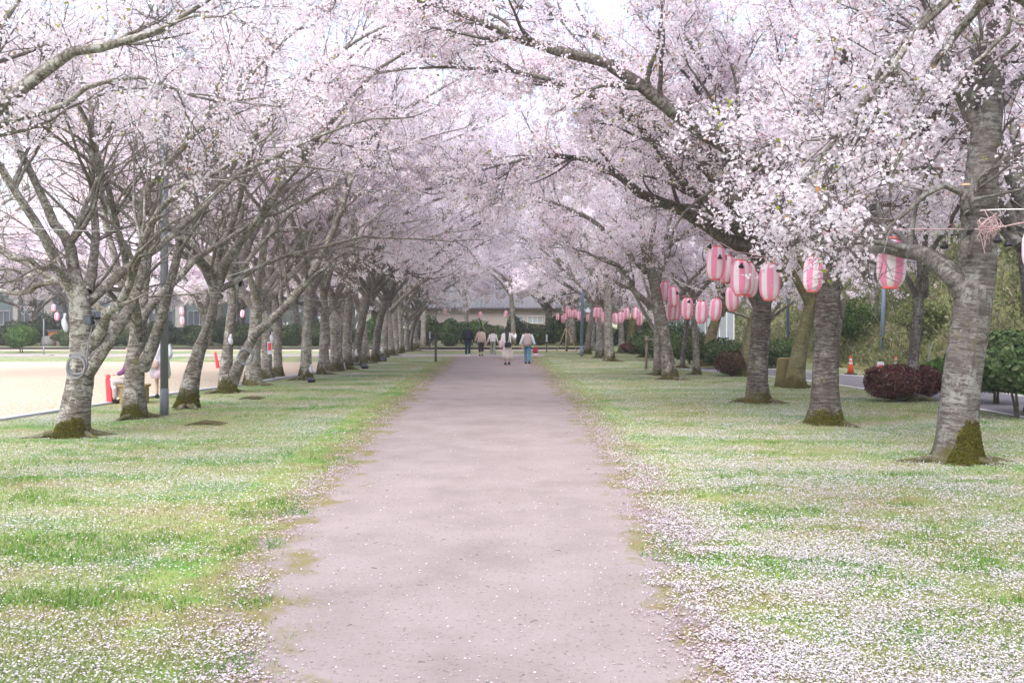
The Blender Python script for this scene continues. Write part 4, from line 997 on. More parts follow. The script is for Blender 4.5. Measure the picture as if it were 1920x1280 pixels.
def lantern(px, cy_, hpx, label, d=None, tilt=0, spin=None, key=None):
    global proto
    hr = .74
    Y = d if d else min(hr*FPX/hpx, 58)
    scl = hpx*Y/FPX/hr
    if proto is None: o = proto = lantern_proto()
    else: o = copy_tree(proto)
    tp = W(px, cy_-hpx*.47, Y)
    o.location = tp; o.scale = (scl,)*3
    o.rotation_euler = (rr.uniform(-.05, .05), R(tilt)+rr.uniform(-.03, .03), 0)
    sp = rr.uniform(0, 6.28) if spin is None else spin
    o.rotation_euler = (Matrix.Rotation(R(tilt), 4, 'Y') @ Matrix.Rotation(sp, 4, 'Z')).to_euler()
    tag(o, label, 'lantern', LG)
    if key: tops.setdefault(key, []).append(tp+Vector((0, 0, .13*scl)))
    return o
NEAR = [(1674, 493, 95, 14.2, 3, 'largest paper lantern, hanging alone left of the thick right cherry', 'n1'),
        (1526, 514, 66, 16.6, 3, 'paper lantern half hidden by white blossom before the straight dark cherry', 'n1'),
        (1938, 467, 72, 11.8, 0, 'paper lantern cut off by the right edge of the picture', 'n0'),
        (1443, 528, 70, 18.8, 0, 'paper lantern hanging in front of the third right trunk', 'n2'),
        (1411, 532, 50, 21.5, 8, 'paper lantern peeping out behind the two overlapping big ones', 'n2'),
        (1401, 522, 62, 20.4, 4, 'paper lantern mostly covered by the broad striped one beside it', 'n2'),
        (1388, 520, 66, 19.4, 0, 'broad striped lantern at the middle of the upper lantern group', 'n2'),
        (1365, 505, 52, 22.5, 6, 'lantern tucked behind the leftmost of the upper lantern group', 'n2'),
        (1344, 493, 63, 20.6, 3, 'leftmost lantern of the upper group under the arching limb', 'n2')]
MID = [(1372, 560, 45, 27, -2, 'highest right lantern of the lower lantern chain', 'm'), (1343.5, 580, 42, 28.4, 6, 'second lantern from the right in the lower chain', 'm'), (1316, 585, 42, 29, 2, 'lowest middle lantern of the lower chain', 'm'),
       (1289, 578, 40, 30, 1, 'third lantern from the left in the lower chain, hanging free', 'm'), (1271, 583, 33, 32.5, 3, 'lantern nearly hidden between its neighbours in the lower chain', 'm'), (1259.5, 582, 36, 31.5, 3, 'lantern beneath the left end of the lower chain', 'm'),
       (1262, 556, 38, 31, -3, 'lantern overlapping the trunk side at the left end of the lower chain', 'm'), (1247, 546, 37, 31.5, 2, 'highest left lantern of the lower chain touching the bending cherry', 'm')]
FAR = [(1227, 604, 25, 'lantern half behind the bending cherry trunk'), (1199, 598, 24, 'front lantern of the far pair left of the bending cherry'), (1193, 588, 23, 'rear lantern of the far pair left of the bending cherry'), (1175, 588, 22, 'raised lantern right of the moss-skirted cherry'),
       (1164, 595, 22, 'lantern hanging just right of the moss-skirted trunk'), (1153, 597, 21, 'lantern hanging across the moss-skirted trunk'), (1133, 595, 21, 'lantern just left of the moss-skirted trunk'), (1125, 586, 20, 'right lantern of the high pair by the blue pole'),
       (1118, 586, 20, 'left lantern of the high pair by the blue pole'), (1119, 599, 15, 'small lantern below the high pair by the blue pole'), (1108, 596, 17, 'first lantern right of the blue pole'), (1103, 596, 15, 'lantern almost hidden right of the blue pole'),
       (1086, 592, 17, 'lantern touching the left side of the blue pole'), (1078, 588, 16, 'second lantern left of the blue pole'), (1074, 589, 14, 'lantern behind the second one left of the blue pole'), (1068, 587, 15, 'middle lantern of the far cluster above the staked sapling'),
       (1064, 581, 16, 'highest lantern of the far cluster above the staked sapling'), (1060, 594, 13, 'lantern low in the far cluster by the staked sapling'), (1055, 598, 15, 'lowest lantern at the left of the far cluster'), (1046, 594, 12, 'last lantern at the left end of the far right string')]
LEFT = [(834, 584, 13, 60, 'lone lantern above the dark brown post before the hall'), (900.5, 590, 13, 60, 'lone lantern above the walkers before the hall'), (948.5, 589, 13, 60, 'lone lantern above the long-haired woman before the hall'),
        (101, 577, 14, 58, 'upper lantern of the pair left of the cable-coil cherry'), (107, 593, 15, 58, 'lower lantern of the pair left of the cable-coil cherry'), (340, 583, 15, 58, 'upper lantern of the pair seen right of the lamp pole'), (341, 601, 15, 58, 'lower lantern of the pair seen right of the lamp pole'),
        (265, 598, 14, 58, 'lantern peeping out beside the second left trunk'), (455, 588, 14, 58, 'lantern seen through the stems of the two-stemmed cherry')]
for x, y, h, d, ti, lab, k in NEAR+MID: lantern(x, y, h, lab, d, ti, None, k)
for x, y, h, lab in FAR: lantern(x, y, h, lab, 46+rr.uniform(-1.5, 1.5) if h > 18 else 54+rr.uniform(-1, 1), rr.uniform(-4, 4), None, 'f' if h > 18 else 'g')
for x, y, h, d, lab in LEFT: lantern(x, y, h, lab, d, rr.uniform(-8, 8), None, 'l')
def catenary(a, b, sag, n=12):
    a = Vector(a); b = Vector(b)
    return [a.lerp(b, i/n)-Vector((0, 0, sag*4*(i/n)*(1-i/n))) for i in range(n+1)]
def cord(pts, r, m_, label, cat='cord', name='wire', group=None):
    P = np.array([resample([tuple(p) for p in pts], max(12, len(pts)*4))])
    v, f, u = tubes(P, np.full(P.shape[:2], r), 5)
    return tag(link(name, np_mesh(name, v, f, u), M[m_]), label, cat, group)
def through(key, a, b, r, label, m_='cord_pink'):
    pts = sorted(tops[key], key=lambda p: -p.x)
    cord([a]+pts+[b], r, m_, label)
cord([W(1836, 430, 12.45), tops['n1'][0], W(1600, 452, 15.6), tops['n1'][1]+Vector((0, 0, .05)), W(1560, 440, 17.1)], .010, 'cord_pink', 'pink lantern cord from the thick cherry to the straight dark cherry')
cord([W(1840, 432, 12.5), W(1880, 425, 12.2), W(1925, 416, 11.8), W(2100, 380, 11)], .010, 'cord_pink', 'pink lantern cord running out at the right edge')
through('n2', W(1530, 478, 17.2), W(1310, 452, 21.2), .010, 'pink cord of the upper lantern group')
through('m', W(1440, 500, 21.7), W(1232, 512, 30.3), .011, 'cord of the lower lantern chain')
through('f', W(1240, 560, 30.8), W(1110, 570, 50), .013, 'cord of the far lantern string right of the blue pole')
through('g', W(1112, 572, 50), W(1036, 588, 56), .013, 'cord of the far lantern cluster left of the blue pole')
cord([W(1230, 505, 30.4), W(1300, 540, 27), W(1350, 543, 24), W(1425, 515, 21.8)], .009, 'cord_white', 'thin white wire looping above the lower lantern chain', 'wire', 'wire')
cord([W(1838, 395, 12.5), W(1870, 393, 12.2), W(1960, 392, 11.6)], .009, 'cord_white', 'white wire from the thick cherry to the right edge', 'wire', 'wire')
cord([W(-60, 418, 12), W(60, 428, 13.5), W(180, 433, 15.2), W(270, 428, 17.5), W(305, 410, 19.1)], .010, 'cord_white', 'white wire slung from the left edge to the lamp pole', 'wire', 'wire')
cord([W(308, 470, 19.2), W(345, 462, 20), W(380, 490, 20.6), W(470, 492, 25)], .009, 'cord_white', 'white wire slung from the lamp pole to the two-stemmed cherry', 'wire', 'wire')
cord([W(420, 520, 21), W(520, 500, 25), W(580, 560, 30), W(650, 560, 36)], .010, 'cord_white', 'white wire along the trunks of the left row', 'wire', 'wire')
# bulb holders left hanging on the cords
sp = None
def socket(p, label, scl=1):
    global sp
    if sp is None:
        o = sp = MB().loft([(0, .012, .012, 0, 0), (-.02, .022, .022, 0, 0), (-.045, .028, .028, 0, 0), (-.05, .040, .040, 0, 0), (-.085, .046, .046, 0, 0)], 12).build('bulb_socket', M['black_plastic'])
    else: o = sp.copy(); COL.objects.link(o)
    o.location = p; o.scale = (scl,)*3; o.rotation_euler = (rr.uniform(-.3, .3), rr.uniform(-.4, .4), 0)
    return tag(o, label, 'bulb socket', 'black bulb sockets on the lantern cords')
for x, y, d, lab in [(1870, 440, 12.3, 'black socket hanging left under the tangle of cords on the thick cherry'), (1889, 447, 12.3, 'black socket hanging right under the tangle of cords on the thick cherry'), (1771, 452, 13.0, 'black socket on the cord just left of the thick cherry'),
                     (1705, 456, 13.8, 'black socket right above the largest lantern'), (1333, 457, 20.4, 'black socket above the leftmost upper lantern'), (1350, 477, 20.3, 'black socket against the leftmost upper lantern'), (1391, 493, 19.1, 'black socket on the broad striped lantern'),
                     (1460, 500, 18.5, 'black socket by the lantern on the third right trunk'), (1361, 478, 21.5, 'black socket between the left upper lanterns'), (1358, 548, 26.8, 'black socket by the highest right lantern of the lower chain'),
                     (1269, 546, 30.6, 'black socket by the left lanterns of the lower chain'), (1293, 562, 29.6, 'black socket on the free lantern of the lower chain'), (1222, 596, 45.5, 'black socket on the lantern behind the bending trunk')]:
    socket(W(x, y, d), lab, 1.2)
# tangle of cords tied to the thick cherry
tg = MB(); rgt = np.random.default_rng(4)
for k in range(7):
    q = [W(1842+rgt.normal(0, 5), 425, 12.42)]
    for j in range(6):
        q.append(W(1858+rgt.normal(0, 13), 428+rgt.normal(0, 13), 12.35+rgt.normal(0, .05)))
    q.append(W(1842+rgt.normal(0, 6), 456+rgt.normal(0, 8), 12.42))
    P_ = resample([tuple(a) for a in q], 34); tg.tube(P_, .0055, 5, False)
tag(tg.build('cord_tangle', M['cord_pink']), 'tangle of pink and red cords tied to the thick right cherry', 'cords')

# ------------------------------------------------------------------ poles, cones, posts
def pole(name, bx, by, topy, r, m_, label, cat, lean=0, extra=None):
    b = G(bx, by); t = empty(name, b, label, cat)
    ht = (by-topy)*b.y/FPX
    MB().tube([(0, 0, -.05), (lean*.5, 0, ht*.5), (lean, 0, ht)], [r, r*.97, r*.92], 14).build('shaft', M[m_], t)
    MB().tube([(0, 0, 0), (lean*.04, 0, ht*.04), (lean*.08, 0, .55)], r*1.06, 14).build('foot_sleeve', M[m_], t)
    return t, ht
t, ht = pole('lamp_pole', 308, 778, 205, .082, 'pole_grey', 'grey lamp pole between the second and third trunks of the left row', 'lamp post')
MB().box((.05, 0, ht-.10), (.16, .16, .35), bev=.02).build('bracket', M['pole_grey'], t, False)
hd = MB().box((.02, -.02, ht+.05), (.72, .46, .26), bev=.05).build('lamp_head', M['lamp_cream'], t, False)
MB().box((.02, -.02, ht+.21), (.80, .54, .06), bev=.02).build('lamp_cover', M['lamp_bluegrey'], t, False)
pole('lamp_pole', 1090, 668, 470, .085, 'pole_blue', 'blue-grey pole in front of the far trunks of the right row', 'pole', .12)
pole('lamp_pole', 1120, 659, 520, .10, 'pole_blue', 'second blue-grey pole farther back between two trunks', 'pole', .05)
t, ht = pole('lamp_pole', 1652, 694, 440, .085, 'pole_blue', 'blue-grey lamp pole behind the red bush, below the largest lantern', 'lamp post', .18)
pole('lamp_pole', 1477, 672, 470, .08, 'pole_blue', 'thin blue pole in the distance beside the moss-coated leaning trunk', 'pole')
t, ht = pole('thin_pole', 82, 667, 597, .035, 'pole_grey', 'thin grey post on a flat base right of the round green bush', 'post')
MB().box((0, 0, .03), (.9, .5, .07), bev=.02).build('base_plate', M['stone_grey'], t, False)
t, ht = pole('thin_pole', 817, 678, 622, .055, 'pole_brown', 'dark brown post at the grass edge left of the walkers', 'post')
MB().tube([(0, 0, ht), (.03, 0, ht+1.3)], .016, 6).build('rod', M['pole_brown'], t)
for x, y, ty, lab in [(806, 656, 620, 'white-topped marker post left of the dark brown post'), (1025, 660, 626, 'white-topped marker post right of the jeans-wearing walker')]:
    t, ht = pole('marker_post', x, y, ty+14, .035, 'pole_brown', lab, 'post')
    MB().box((0, 0, ht+.2), (.10, .08, .45), bev=.01).build('plate', M['white_plastic'], t, False)
t, ht = pole('lantern_rod', 895, 649, 585, .03, 'pole_grey', 'slanting grey rod carrying the lone lantern above the walkers', 'pole', .25)
def cone(bx, by, hh, label):
    b = G(bx, by); t = empty('traffic_cone', b, label, 'traffic cone', 'orange traffic cones by the road')
    MB().box((0, 0, .02), (.36, .36, .045), bev=.015).build('base', M['black_plastic'], t, False)
    f = lambda z: .125-(.125-.03)*(z/hh)
    MB().loft([(.04, f(.04), f(.04), 0, 0), (hh*.52, f(hh*.52), f(hh*.52), 0, 0), (hh, f(hh), f(hh), 0, 0), (hh+.015, .02, .02, 0, 0)], 18).build('body', M['cone_red'], t)
    for a in (.58, .76):
        z0, z1 = hh*a, hh*(a+.11); MB().loft([(z0, f(z0)+.004, f(z0)+.004, 0, 0), (z1, f(z1)+.004, f(z1)+.004, 0, 0)], 18, False).build('band', M['white_plastic'], t)
cone(1595, 702, .66, 'orange traffic cone with white bands on the road edge left of the red bush')
cone(1680, 701, .64, 'orange traffic cone whose tip shows above the red bush')
t = empty('folded_sign', G(1651, 707), 'small white notice board with red print leaning by the lamp pole foot', 'sign')
MB().box((0, 0, .33), (.24, .03, .40), bev=.01).build('board', M['white_plastic'], t, False)
MB().box((0, -.019, .38), (.14, .008, .09)).build('red_print', M['post_red'], t, False)
MB().box((0, .02, .12), (.20, .03, .26)).build('leg', M['frame_grey'], t, False)
t = empty('broom', G(1736, 715), 'pale broom standing upright behind the red bush', 'broom', rz=.3)
MB().tube([(0, 0, .32), (.10, 0, .75), (.26, 0, 1.25)], [.018, .016, .014], 8).build('handle', M['pole_blue'], t)
MB().tube([(-.16, 0, .02), (-.07, 0, .25), (0, 0, .36), (.05, 0, .62)], [.09, .07, .035, .03], 8).build('bristles', M['wood_pale'], t)
def red_post(bx, by, h, lean, label):
    t = empty('red_post', G(bx, by), label, 'post', 'red posts along the sand field')
    MB().box((0, 0, h/2), (.13, .10, h), bev=.02, tilt=Matrix.Rotation(R(lean), 4, 'Y')).build('board', M['post_red'], t, False)
    MB().loft([(0, .07, .05, 0, 0), (.04, .05, .04, 0, 0), (.10, .06, .045, 0, 0), (.13, .02, .02, 0, 0)], 10).xform(Matrix.Translation((math.sin(R(lean))*h, 0, h-.02))).build('knob', M['post_red'], t)
    MB().box((.10+math.sin(R(lean))*h*.8, -.01, h*.80), (.10, .06, .26), bev=.01, tilt=Matrix.Rotation(R(lean-22), 4, 'Y')).build('notice', M['white_plastic'], t, False)
red_post(205, 757, .58, -3, 'red post with a white slip beside the seated person')
red_post(407, 690, .55, -6, 'red post far across the sand by the two-stemmed cherry')
t = empty('red_notice', W(506, 652, 30.2), 'small red and white notice tied to a trunk of the left row', 'sign')
MB().box((0, 0, 0), (.16, .03, .42), bev=.01).build('board', M['white_plastic'], t, False)
MB().box((0, -.02, .04), (.10, .01, .24)).build('red_print', M['post_red'], t, False)
# stump, stakes, root mound
sb = G(1480, 727); t = empty('tree_stump', sb+Vector((0, .5, 0)), 'tall sawn stump yellow with moss beside the leaning mossy trunk', 'stump')
MB().loft([(-.05, .30, .28, 0, 0), (.15, .25, .24, 0, 0), (.5, .22, .21, .01, 0), (.82, .22, .21, .02, 0), (.83, .20, .19, .02, 0)], 16, True, lambda a, z: 1+.05*math.sin(5*a)+.03*math.sin(9*a+z*4)).build('trunk', M['bark_moss'], t)
MB().loft([(.832, .19, .18, .02, 0), (.838, .19, .18, .02, 0)], 16).build('cut_face', M['heartwood'], t)
t = empty('tree_support', G(1217, 692), 'pair of wooden support stakes with a crossbar left of the bending cherry', 'stake frame')
for x, ln_ in ((-.12, .04), (.22, .10)):
    MB().tube([(x, 0, -.05), (x+ln_*.5, 0, .7), (x+ln_, 0, 1.32 if x < 0 else 2.0)], .055, 9).build('stake', M['wood_grey'], t)
MB().tube([(-.18, -.07, 1.15), (.45, -.07, 1.2)], .045, 8).build('crossbar', M['wood_grey'], t)
MB().tube([(.35, .1, 1.1), (.95, .5, -.02)], .05, 8).build('brace', M['wood_grey'], t)
t = empty('staked_sapling', G(1062, 658), 'young tree held by a tripod of poles at the far end of the right lawn', 'sapling')
MB().tube([(0, 0, -.05), (.03, 0, 1.2), (-.02, 0, 2.2), (-.25, 0, 3.1)], [.09, .07, .06, .03], 9).build('trunk', M['bark'], t)
for a in (.4, 2.5, 4.6):
    MB().tube([(math.cos(a)*.75, math.sin(a)*.5, -.03), (math.cos(a)*.04, math.sin(a)*.04, 1.45)], .035, 7).build('stake', M['wood_pale'], t)
for x, y, w_, lab in [(385, 796, .42, 'low mound of bare root and bark on the grass before the leaning hollow cherry'), (470, 748, .34, 'flat bare root mound right of the two-stemmed cherry')]:
    t = empty('surface_root', G(x, y), lab, 'root')
    for k in range(4):
        rgk = np.random.default_rng(x+k); q = [(-w_*(1-.1*k), .12*k-.1, -.02), (-w_*.4, .12*k-.1+rgk.normal(0, .05), .035), (w_*.3, .12*k-.1+rgk.normal(0, .05), .03), (w_*1.1, .12*k-.05, -.03)]
        MB().tube(resample(q, 10), [.006, .012, .018, .022, .02, .024, .02, .016, .012, .006], 8).build('root', M['bark_dark'], t)

# ------------------------------------------------------------------ wiring and spotlights tied to the left row
def coil(px, py, Y, rad, label, loops=5, tail=True):
    c = W(px, py, Y); mbk = MB(); rgk = np.random.default_rng(int(px))
    for k in range(loops):
        rx, rz_ = rad*rgk.uniform(.78, 1.0), rad*rgk.uniform(.9, 1.15); ph = rgk.random()*6
        dz = -rad*.12*k+rgk.normal(0, rad*.05)
        pts = [(rx*math.cos(a+ph), -.02*k+.03*math.cos(a), rz_*math.sin(a+ph)+dz) for a in np.linspace(0, 2*PI, 22)]
        mbk.tube(pts, .011, 6, False)
    o = mbk.build('cable_coil', M['cord_grey'], loc=c); return tag(o, label, 'cable coil')
coil(146, 680, 15.0, .165, 'coil of grey cable hung on the nearest left cherry')
cord([W(163, 668, 15.0), W(166, 640, 15.05), W(172, 615, 15.1), W(170, 604, 15.1)], .012, 'cord_grey', 'grey cable rising from the coil to the black spotlight', 'cable', 'cable')
coil(461, 665, 24.4, .20, 'coil of dark grey cable on the two-stemmed cherry', 4)
coil(668, 673, 39.2, .17, 'ring of white cable hung low on a dark trunk of the left row', 3)
coil(717, 668, 47.8, .2, 'loop of cable on a trunk far along the left row', 3)
def spotlight(p, label, face=(-.3, -1, .4), bag=False, scl=1):
    t = empty('spotlight', p, label, 'spotlight'); t.scale = (scl,)*3
    q = Vector(face).to_track_quat('Y', 'Z').to_matrix().to_4x4()
    MB().box((0, 0, 0), (.24, .09, .19), bev=.02).xform(q).build('housing', M['black_plastic'], t, False)
    MB().box((0, .05, 0), (.20, .012, .15)).xform(q).build('lens', M['glass'], t, False)
    MB().tube([(-.13, 0, 0), (-.13, -.09, -.05), (0, -.12, -.06), (.13, -.09, -.05), (.13, 0, 0)], .010, 6).xform(q).build('bracket', M['frame_grey'], t)
spotlight(W(167, 600, 15.05), 'black spotlight clamped in the fork of the nearest left cherry', (-.4, -.9, -.1), scl=.8)
spotlight(W(187, 592, 15.4), 'small grey spotlight behind the black one in the fork', (.5, -.6, .5), scl=.7)
spotlight(G(583, 717)+Vector((0, 0, .08)), 'floodlight lying on the grass at the foot of a left-row trunk', (.2, -.3, .9))
spotlight(G(683, 691)+Vector((0, 0, .09)), 'black double floodlight on the grass beside the left row', (.3, -.4, .8), scl=1.2)
spotlight(G(718, 677)+Vector((0, 0, .10)), 'white-faced lamp on the grass far along the left row', (.1, -.8, .5), scl=1.4)
def bag(p, w_, h_, label, seed):
    rgk = np.random.default_rng(seed)
    ph = rgk.random(4)*6.28
    o = MB().loft([(-h_, w_*.12, w_*.1, .02, 0), (-h_*.85, w_*.38, w_*.3, .02, 0), (-h_*.5, w_*.5, w_*.36, 0, 0), (-h_*.2, w_*.36, w_*.26, -.01, 0), (-.02, w_*.16, w_*.12, 0, 0), (.05, w_*.24, w_*.18, .01, 0)], 14, True,
              lambda a, z: 1+.12*math.sin(3*a+ph[0]+z*9)+.08*math.sin(5*a+ph[1]-z*14)).build('plastic_bag', M['white_plastic'], loc=p)
    return tag(o, label, 'plastic bag', 'white bags wrapped round plugs on the trunks')
bag(W(121, 593, 15.2), .09, .26, 'long white plastic bag tied on the left side of the cable-coil cherry', 1)
bag(W(432, 630, 24.3), .13, .22, 'white bag tied above the fork of the two-stemmed cherry', 2)
bag(W(510, 625, 30.0), .14, .30, 'pale blue-white bag above the red notice', 3)
bag(W(583, 686, 29.4), .12, .22, 'white bag tied low on the trunk above the lying floodlight', 4)
bag(W(668, 656, 39), .14, .24, 'white bag above the cable ring on the dark trunk', 5)
bag(W(716, 651, 46), .15, .28, 'white bag tied to a trunk above the white-faced lamp', 6)
bag(W(645, 682, 36), .13, .24, 'grey-white bag at the foot of the widest mossy cherry', 7)
# ------------------------------------------------------------------ people
def body(root, J, hand=True):
    """one continuous skin over a posed skeleton; J: joint name -> (pos, radius)"""
    names = list(J); V = [J[n][0] for n in names]; Rd = [J[n][1] for n in names]
    ix = {n: i for i, n in enumerate(names)}
    E = []
    for ch in (['pelvis', 'waist', 'chest', 'neck', 'head', 'crown'], ['chest', 'sh_l', 'el_l', 'wr_l', 'palm_l'], ['chest', 'sh_r', 'el_r', 'wr_r', 'palm_r'],
               ['pelvis', 'hip_l', 'kn_l', 'an_l', 'toe_l'], ['pelvis', 'hip_r', 'kn_r', 'an_r', 'toe_r']):
        ch = [c for c in ch if c in ix]
        E += [(ix[a], ix[b]) for a, b in zip(ch[:-1], ch[1:])]
    for s in 'lr':
        if 'palm_'+s not in ix or not hand: continue
        p = Vector(J['palm_'+s][0]); d = (p-Vector(J['wr_'+s][0])).normalized(); sd_ = Vector((0, 1, 0)); sd_ = (sd_-d*sd_.dot(d)).normalized(); nn = d.cross(sd_)*(1 if s == 'l' else -1)
        for k, (off, L_) in enumerate(((-.030, .060), (-.010, .074), (.010, .078), (.030, .068))):
            a = len(V); V += [tuple(p+sd_*off+d*.02), tuple(p+sd_*off*1.15+d*(.02+L_*.55)), tuple(p+sd_*off*1.1+d*(.02+L_)+nn*.02)]; Rd += [.010, .009, .008]
            E += [(ix['palm_'+s], a), (a, a+1), (a+1, a+2)]
        a = len(V); V += [tuple(p+sd_*.045-d*.015), tuple(p+sd_*.060+d*.03+nn*.015)]; Rd += [.011, .009]; E += [(ix['palm_'+s], a), (a, a+1)]
    me = bpy.data.meshes.new('body'); me.from_pydata([tuple(v) for v in V], E, []); me.update()
    o = link('body', me, M['skin'], root)
    md = o.modifiers.new('skin', 'SKIN'); md.use_smooth_shade = True
    for sv, r in zip(me.skin_vertices[0].data, Rd): sv.radius = (r, r); sv.use_root = False
    me.skin_vertices[0].data[ix['pelvis']].use_root = True
    sb_ = o.modifiers.new('sub', 'SUBSURF'); sb_.levels = 1; sb_.render_levels = 1
    return o
def tube_cloth(name, m_, root, chains, sides=12, extra=None):
    mbk = MB()
    for pts, rad in chains:
        P_ = resample([tuple(p) for p in pts], 12); r_ = np.interp(np.linspace(0, 1, 12), np.linspace(0, 1, len(rad)), rad); mbk.tube(P_, r_, sides)
    if extra: extra(mbk)
    return mbk.build(name, M[m_], root)
def walker(label, px, py, H, top, bottom, hair, stride=.16, arms=('down', 'down'), lower='trousers', shoes='shoe_black', rz=0, hairm='hair', fat=1.0, topspec=None):
    b = G(px, py); t = empty('person', b, label, 'person', rz=rz); k = H/1.68
    s = stride
    V3 = lambda x, y, z: (x*k, y*k, z*k)
    J = dict(pelvis=(V3(0, 0, .92), .11*k), waist=(V3(0, 0, 1.06), .10*k), chest=(V3(0, .01, 1.27), .12*k), neck=(V3(0, .01, 1.44), .05*k), head=(V3(0, .03, 1.55), .085*k), crown=(V3(0, .02, 1.62), .07*k))
    for sg, n_ in ((-1, 'l'), (1, 'r')):
        ar = arms[0 if sg < 0 else 1]; sw = s*.6*(1 if sg < 0 else -1)
        J['sh_'+n_] = (V3(sg*.17, 0, 1.37), .05*k)
        if ar == 'down': J['el_'+n_] = (V3(sg*.225, sw*.4-.03, 1.11), .04*k); J['wr_'+n_] = (V3(sg*.24, sw+.03, .87), .027*k); J['palm_'+n_] = (V3(sg*.245, sw+.05, .80), .032*k)
        elif ar == 'out': J['el_'+n_] = (V3(sg*.26, -.02, 1.12), .04*k); J['wr_'+n_] = (V3(sg*.33, .02, .90), .027*k); J['palm_'+n_] = (V3(sg*.35, .03, .83), .032*k)
        elif ar == 'up': J['el_'+n_] = (V3(sg*.33, .05, 1.18), .04*k); J['wr_'+n_] = (V3(sg*.36, .22, 1.33), .027*k); J['palm_'+n_] = (V3(sg*.35, .27, 1.38), .032*k)
        elif ar == 'bent': J['el_'+n_] = (V3(sg*.22, -.05, 1.10), .04*k); J['wr_'+n_] = (V3(sg*.12, .18, 1.02), .027*k); J['palm_'+n_] = (V3(sg*.07, .22, 1.03), .032*k)
        f = s if sg < 0 else -s
        J['hip_'+n_] = (V3(sg*.09, 0, .86), .085*k); J['kn_'+n_] = (V3(sg*.085, f*.55+.03, .49), .052*k)
        J['an_'+n_] = (V3(sg*.08, f*1.05-.02, .09 if sg < 0 else .12), .036*k); J['toe_'+n_] = (V3(sg*.09, f*1.05+.12, .03 if sg < 0 else .045), .03*k)
    body(t, J)
    # head: face turned away along the path; ears, nose and eyes still there
    hd_ = MB().loft([(1.46*k, .045*k, .05*k, 0, .02*k), (1.50*k, .062*k, .078*k, 0, .03*k), (1.56*k, .074*k, .094*k, 0, .025*k), (1.62*k, .074*k, .095*k, 0, .02*k), (1.665*k, .055*k, .07*k, 0, .015*k), (1.68*k, .02*k, .03*k, 0, .01*k)], 16)
    hd_.loft([(1.545*k, .012*k, .012*k, 0, .120*k), (1.565*k, .014*k, .018*k, 0, .124*k), (1.60*k, .008*k, .008*k, 0, .115*k)], 8)
    for sg in (-1, 1): hd_.loft([(1.545*k, .008*k, .014*k, sg*.076*k, .015*k), (1.57*k, .012*k, .02*k, sg*.080*k, .01*k), (1.605*k, .008*k, .016*k, sg*.077*k, .012*k)], 8)
    hd_.build('head', M['skin'], t)
    hair(t, k, hairm)
    arm = lambda n_, r0, r1, cut=1.0: ([J['sh_'+n_][0], J['el_'+n_][0], tuple(Vector(J['el_'+n_][0]).lerp(Vector(J['wr_'+n_][0]), cut))], [r0*k, (r0+r1)/2*k, r1*k])
    ts = topspec or dict(hem=.84, w=.20, hw=.215, sl=.062, cuff=.05)
    def torso(mbk):
        f = fat
        mbk.loft([(ts['hem']*k, ts['hw']*k*f, .135*k*f, 0, 0), (.98*k, ts['w']*.96*k*f, .125*k*f, 0, 0), (1.12*k, ts['w']*.94*k*f, .122*k*f, 0, 0), (1.27*k, ts['w']*.98*k*f, .125*k*f, 0, .005*k), (1.37*k, .185*k, .10*k, 0, 0), (1.42*k, .11*k, .075*k, 0, .005*k), (1.455*k, .062*k, .06*k, 0, .01*k)], 18, True, lambda a, z: 1+.02*math.sin(6*a+z*9))
    if ts.get('vest'):
        mbk = MB(); torso(mbk); mbk.build('vest', M[ts['vest']], t)
        tube_cloth('sleeves', top, t, [arm('l', ts['sl'], ts['cuff']), arm('r', ts['sl'], ts['cuff'])])
    else:
        tube_cloth('top', top, t, [arm('l', ts['sl'], ts['cuff']), arm('r', ts['sl'], ts['cuff'])], 12, torso)
    leg = lambda n_, r0, r1, r2, cut=.97: ([V3((-1 if n_ == 'l' else 1)*.085, 0, .90), J['kn_'+n_][0], tuple(Vector(J['kn_'+n_][0]).lerp(Vector(J['an_'+n_][0]), cut))], [r0*k, r1*k, r2*k])
    hips = lambda mbk: mbk.loft([(.78*k, .165*k, .115*k, 0, 0), (.88*k, .178*k, .125*k, 0, 0), (.99*k, .15*k, .11*k, 0, 0)], 16)
    if lower == 'trousers': tube_cloth('trousers', bottom, t, [leg('l', .095, .068, .055), leg('r', .095, .068, .055)], 12, hips)
    elif lower == 'wide': tube_cloth('trousers', bottom, t, [leg('l', .10, .088, .095), leg('r', .10, .088, .095)], 12, hips)
    elif lower == 'cropped': tube_cloth('trousers', bottom, t, [leg('l', .10, .08, .07, .6), leg('r', .10, .08, .07, .6)], 12, hips)
    elif lower == 'skirt':
        MB().loft([(.22*k, .27*k, .23*k, .03*k, 0), (.45*k, .245*k, .20*k, .02*k, 0), (.70*k, .20*k, .16*k, 0, 0), (.90*k, .175*k, .13*k, 0, 0), (1.0*k, .14*k, .11*k, 0, 0)], 40, True, lambda a, z: 1+(.07 if z < .7*k else .02)*math.sin(13*a)).build('skirt', M[bottom], t)
    elif lower == 'short':
        MB().loft([(.52*k, .235*k, .20*k, 0, 0), (.70*k, .20*k, .16*k, 0, 0), (.90*k, .175*k, .13*k, 0, 0)], 32, True, lambda a, z: 1+(.06 if z < .7*k else .02)*math.sin(11*a)).build('skirt', M[bottom], t)
    for n_ in 'lr':
        a = Vector(J['an_'+n_][0]); sh = MB()
        z0 = a.z-.09*k
        sh.loft([(z0, .046*k, .12*k, a.x, a.y+.05*k), (z0+.02*k, .050*k, .128*k, a.x, a.y+.05*k), (z0+.055*k, .044*k, .10*k, a.x, a.y+.03*k), (z0+.10*k, .038*k, .045*k, a.x, a.y-.01*k)], 14)
        sh.build('shoe', M[shoes], t)
    return t, k, J
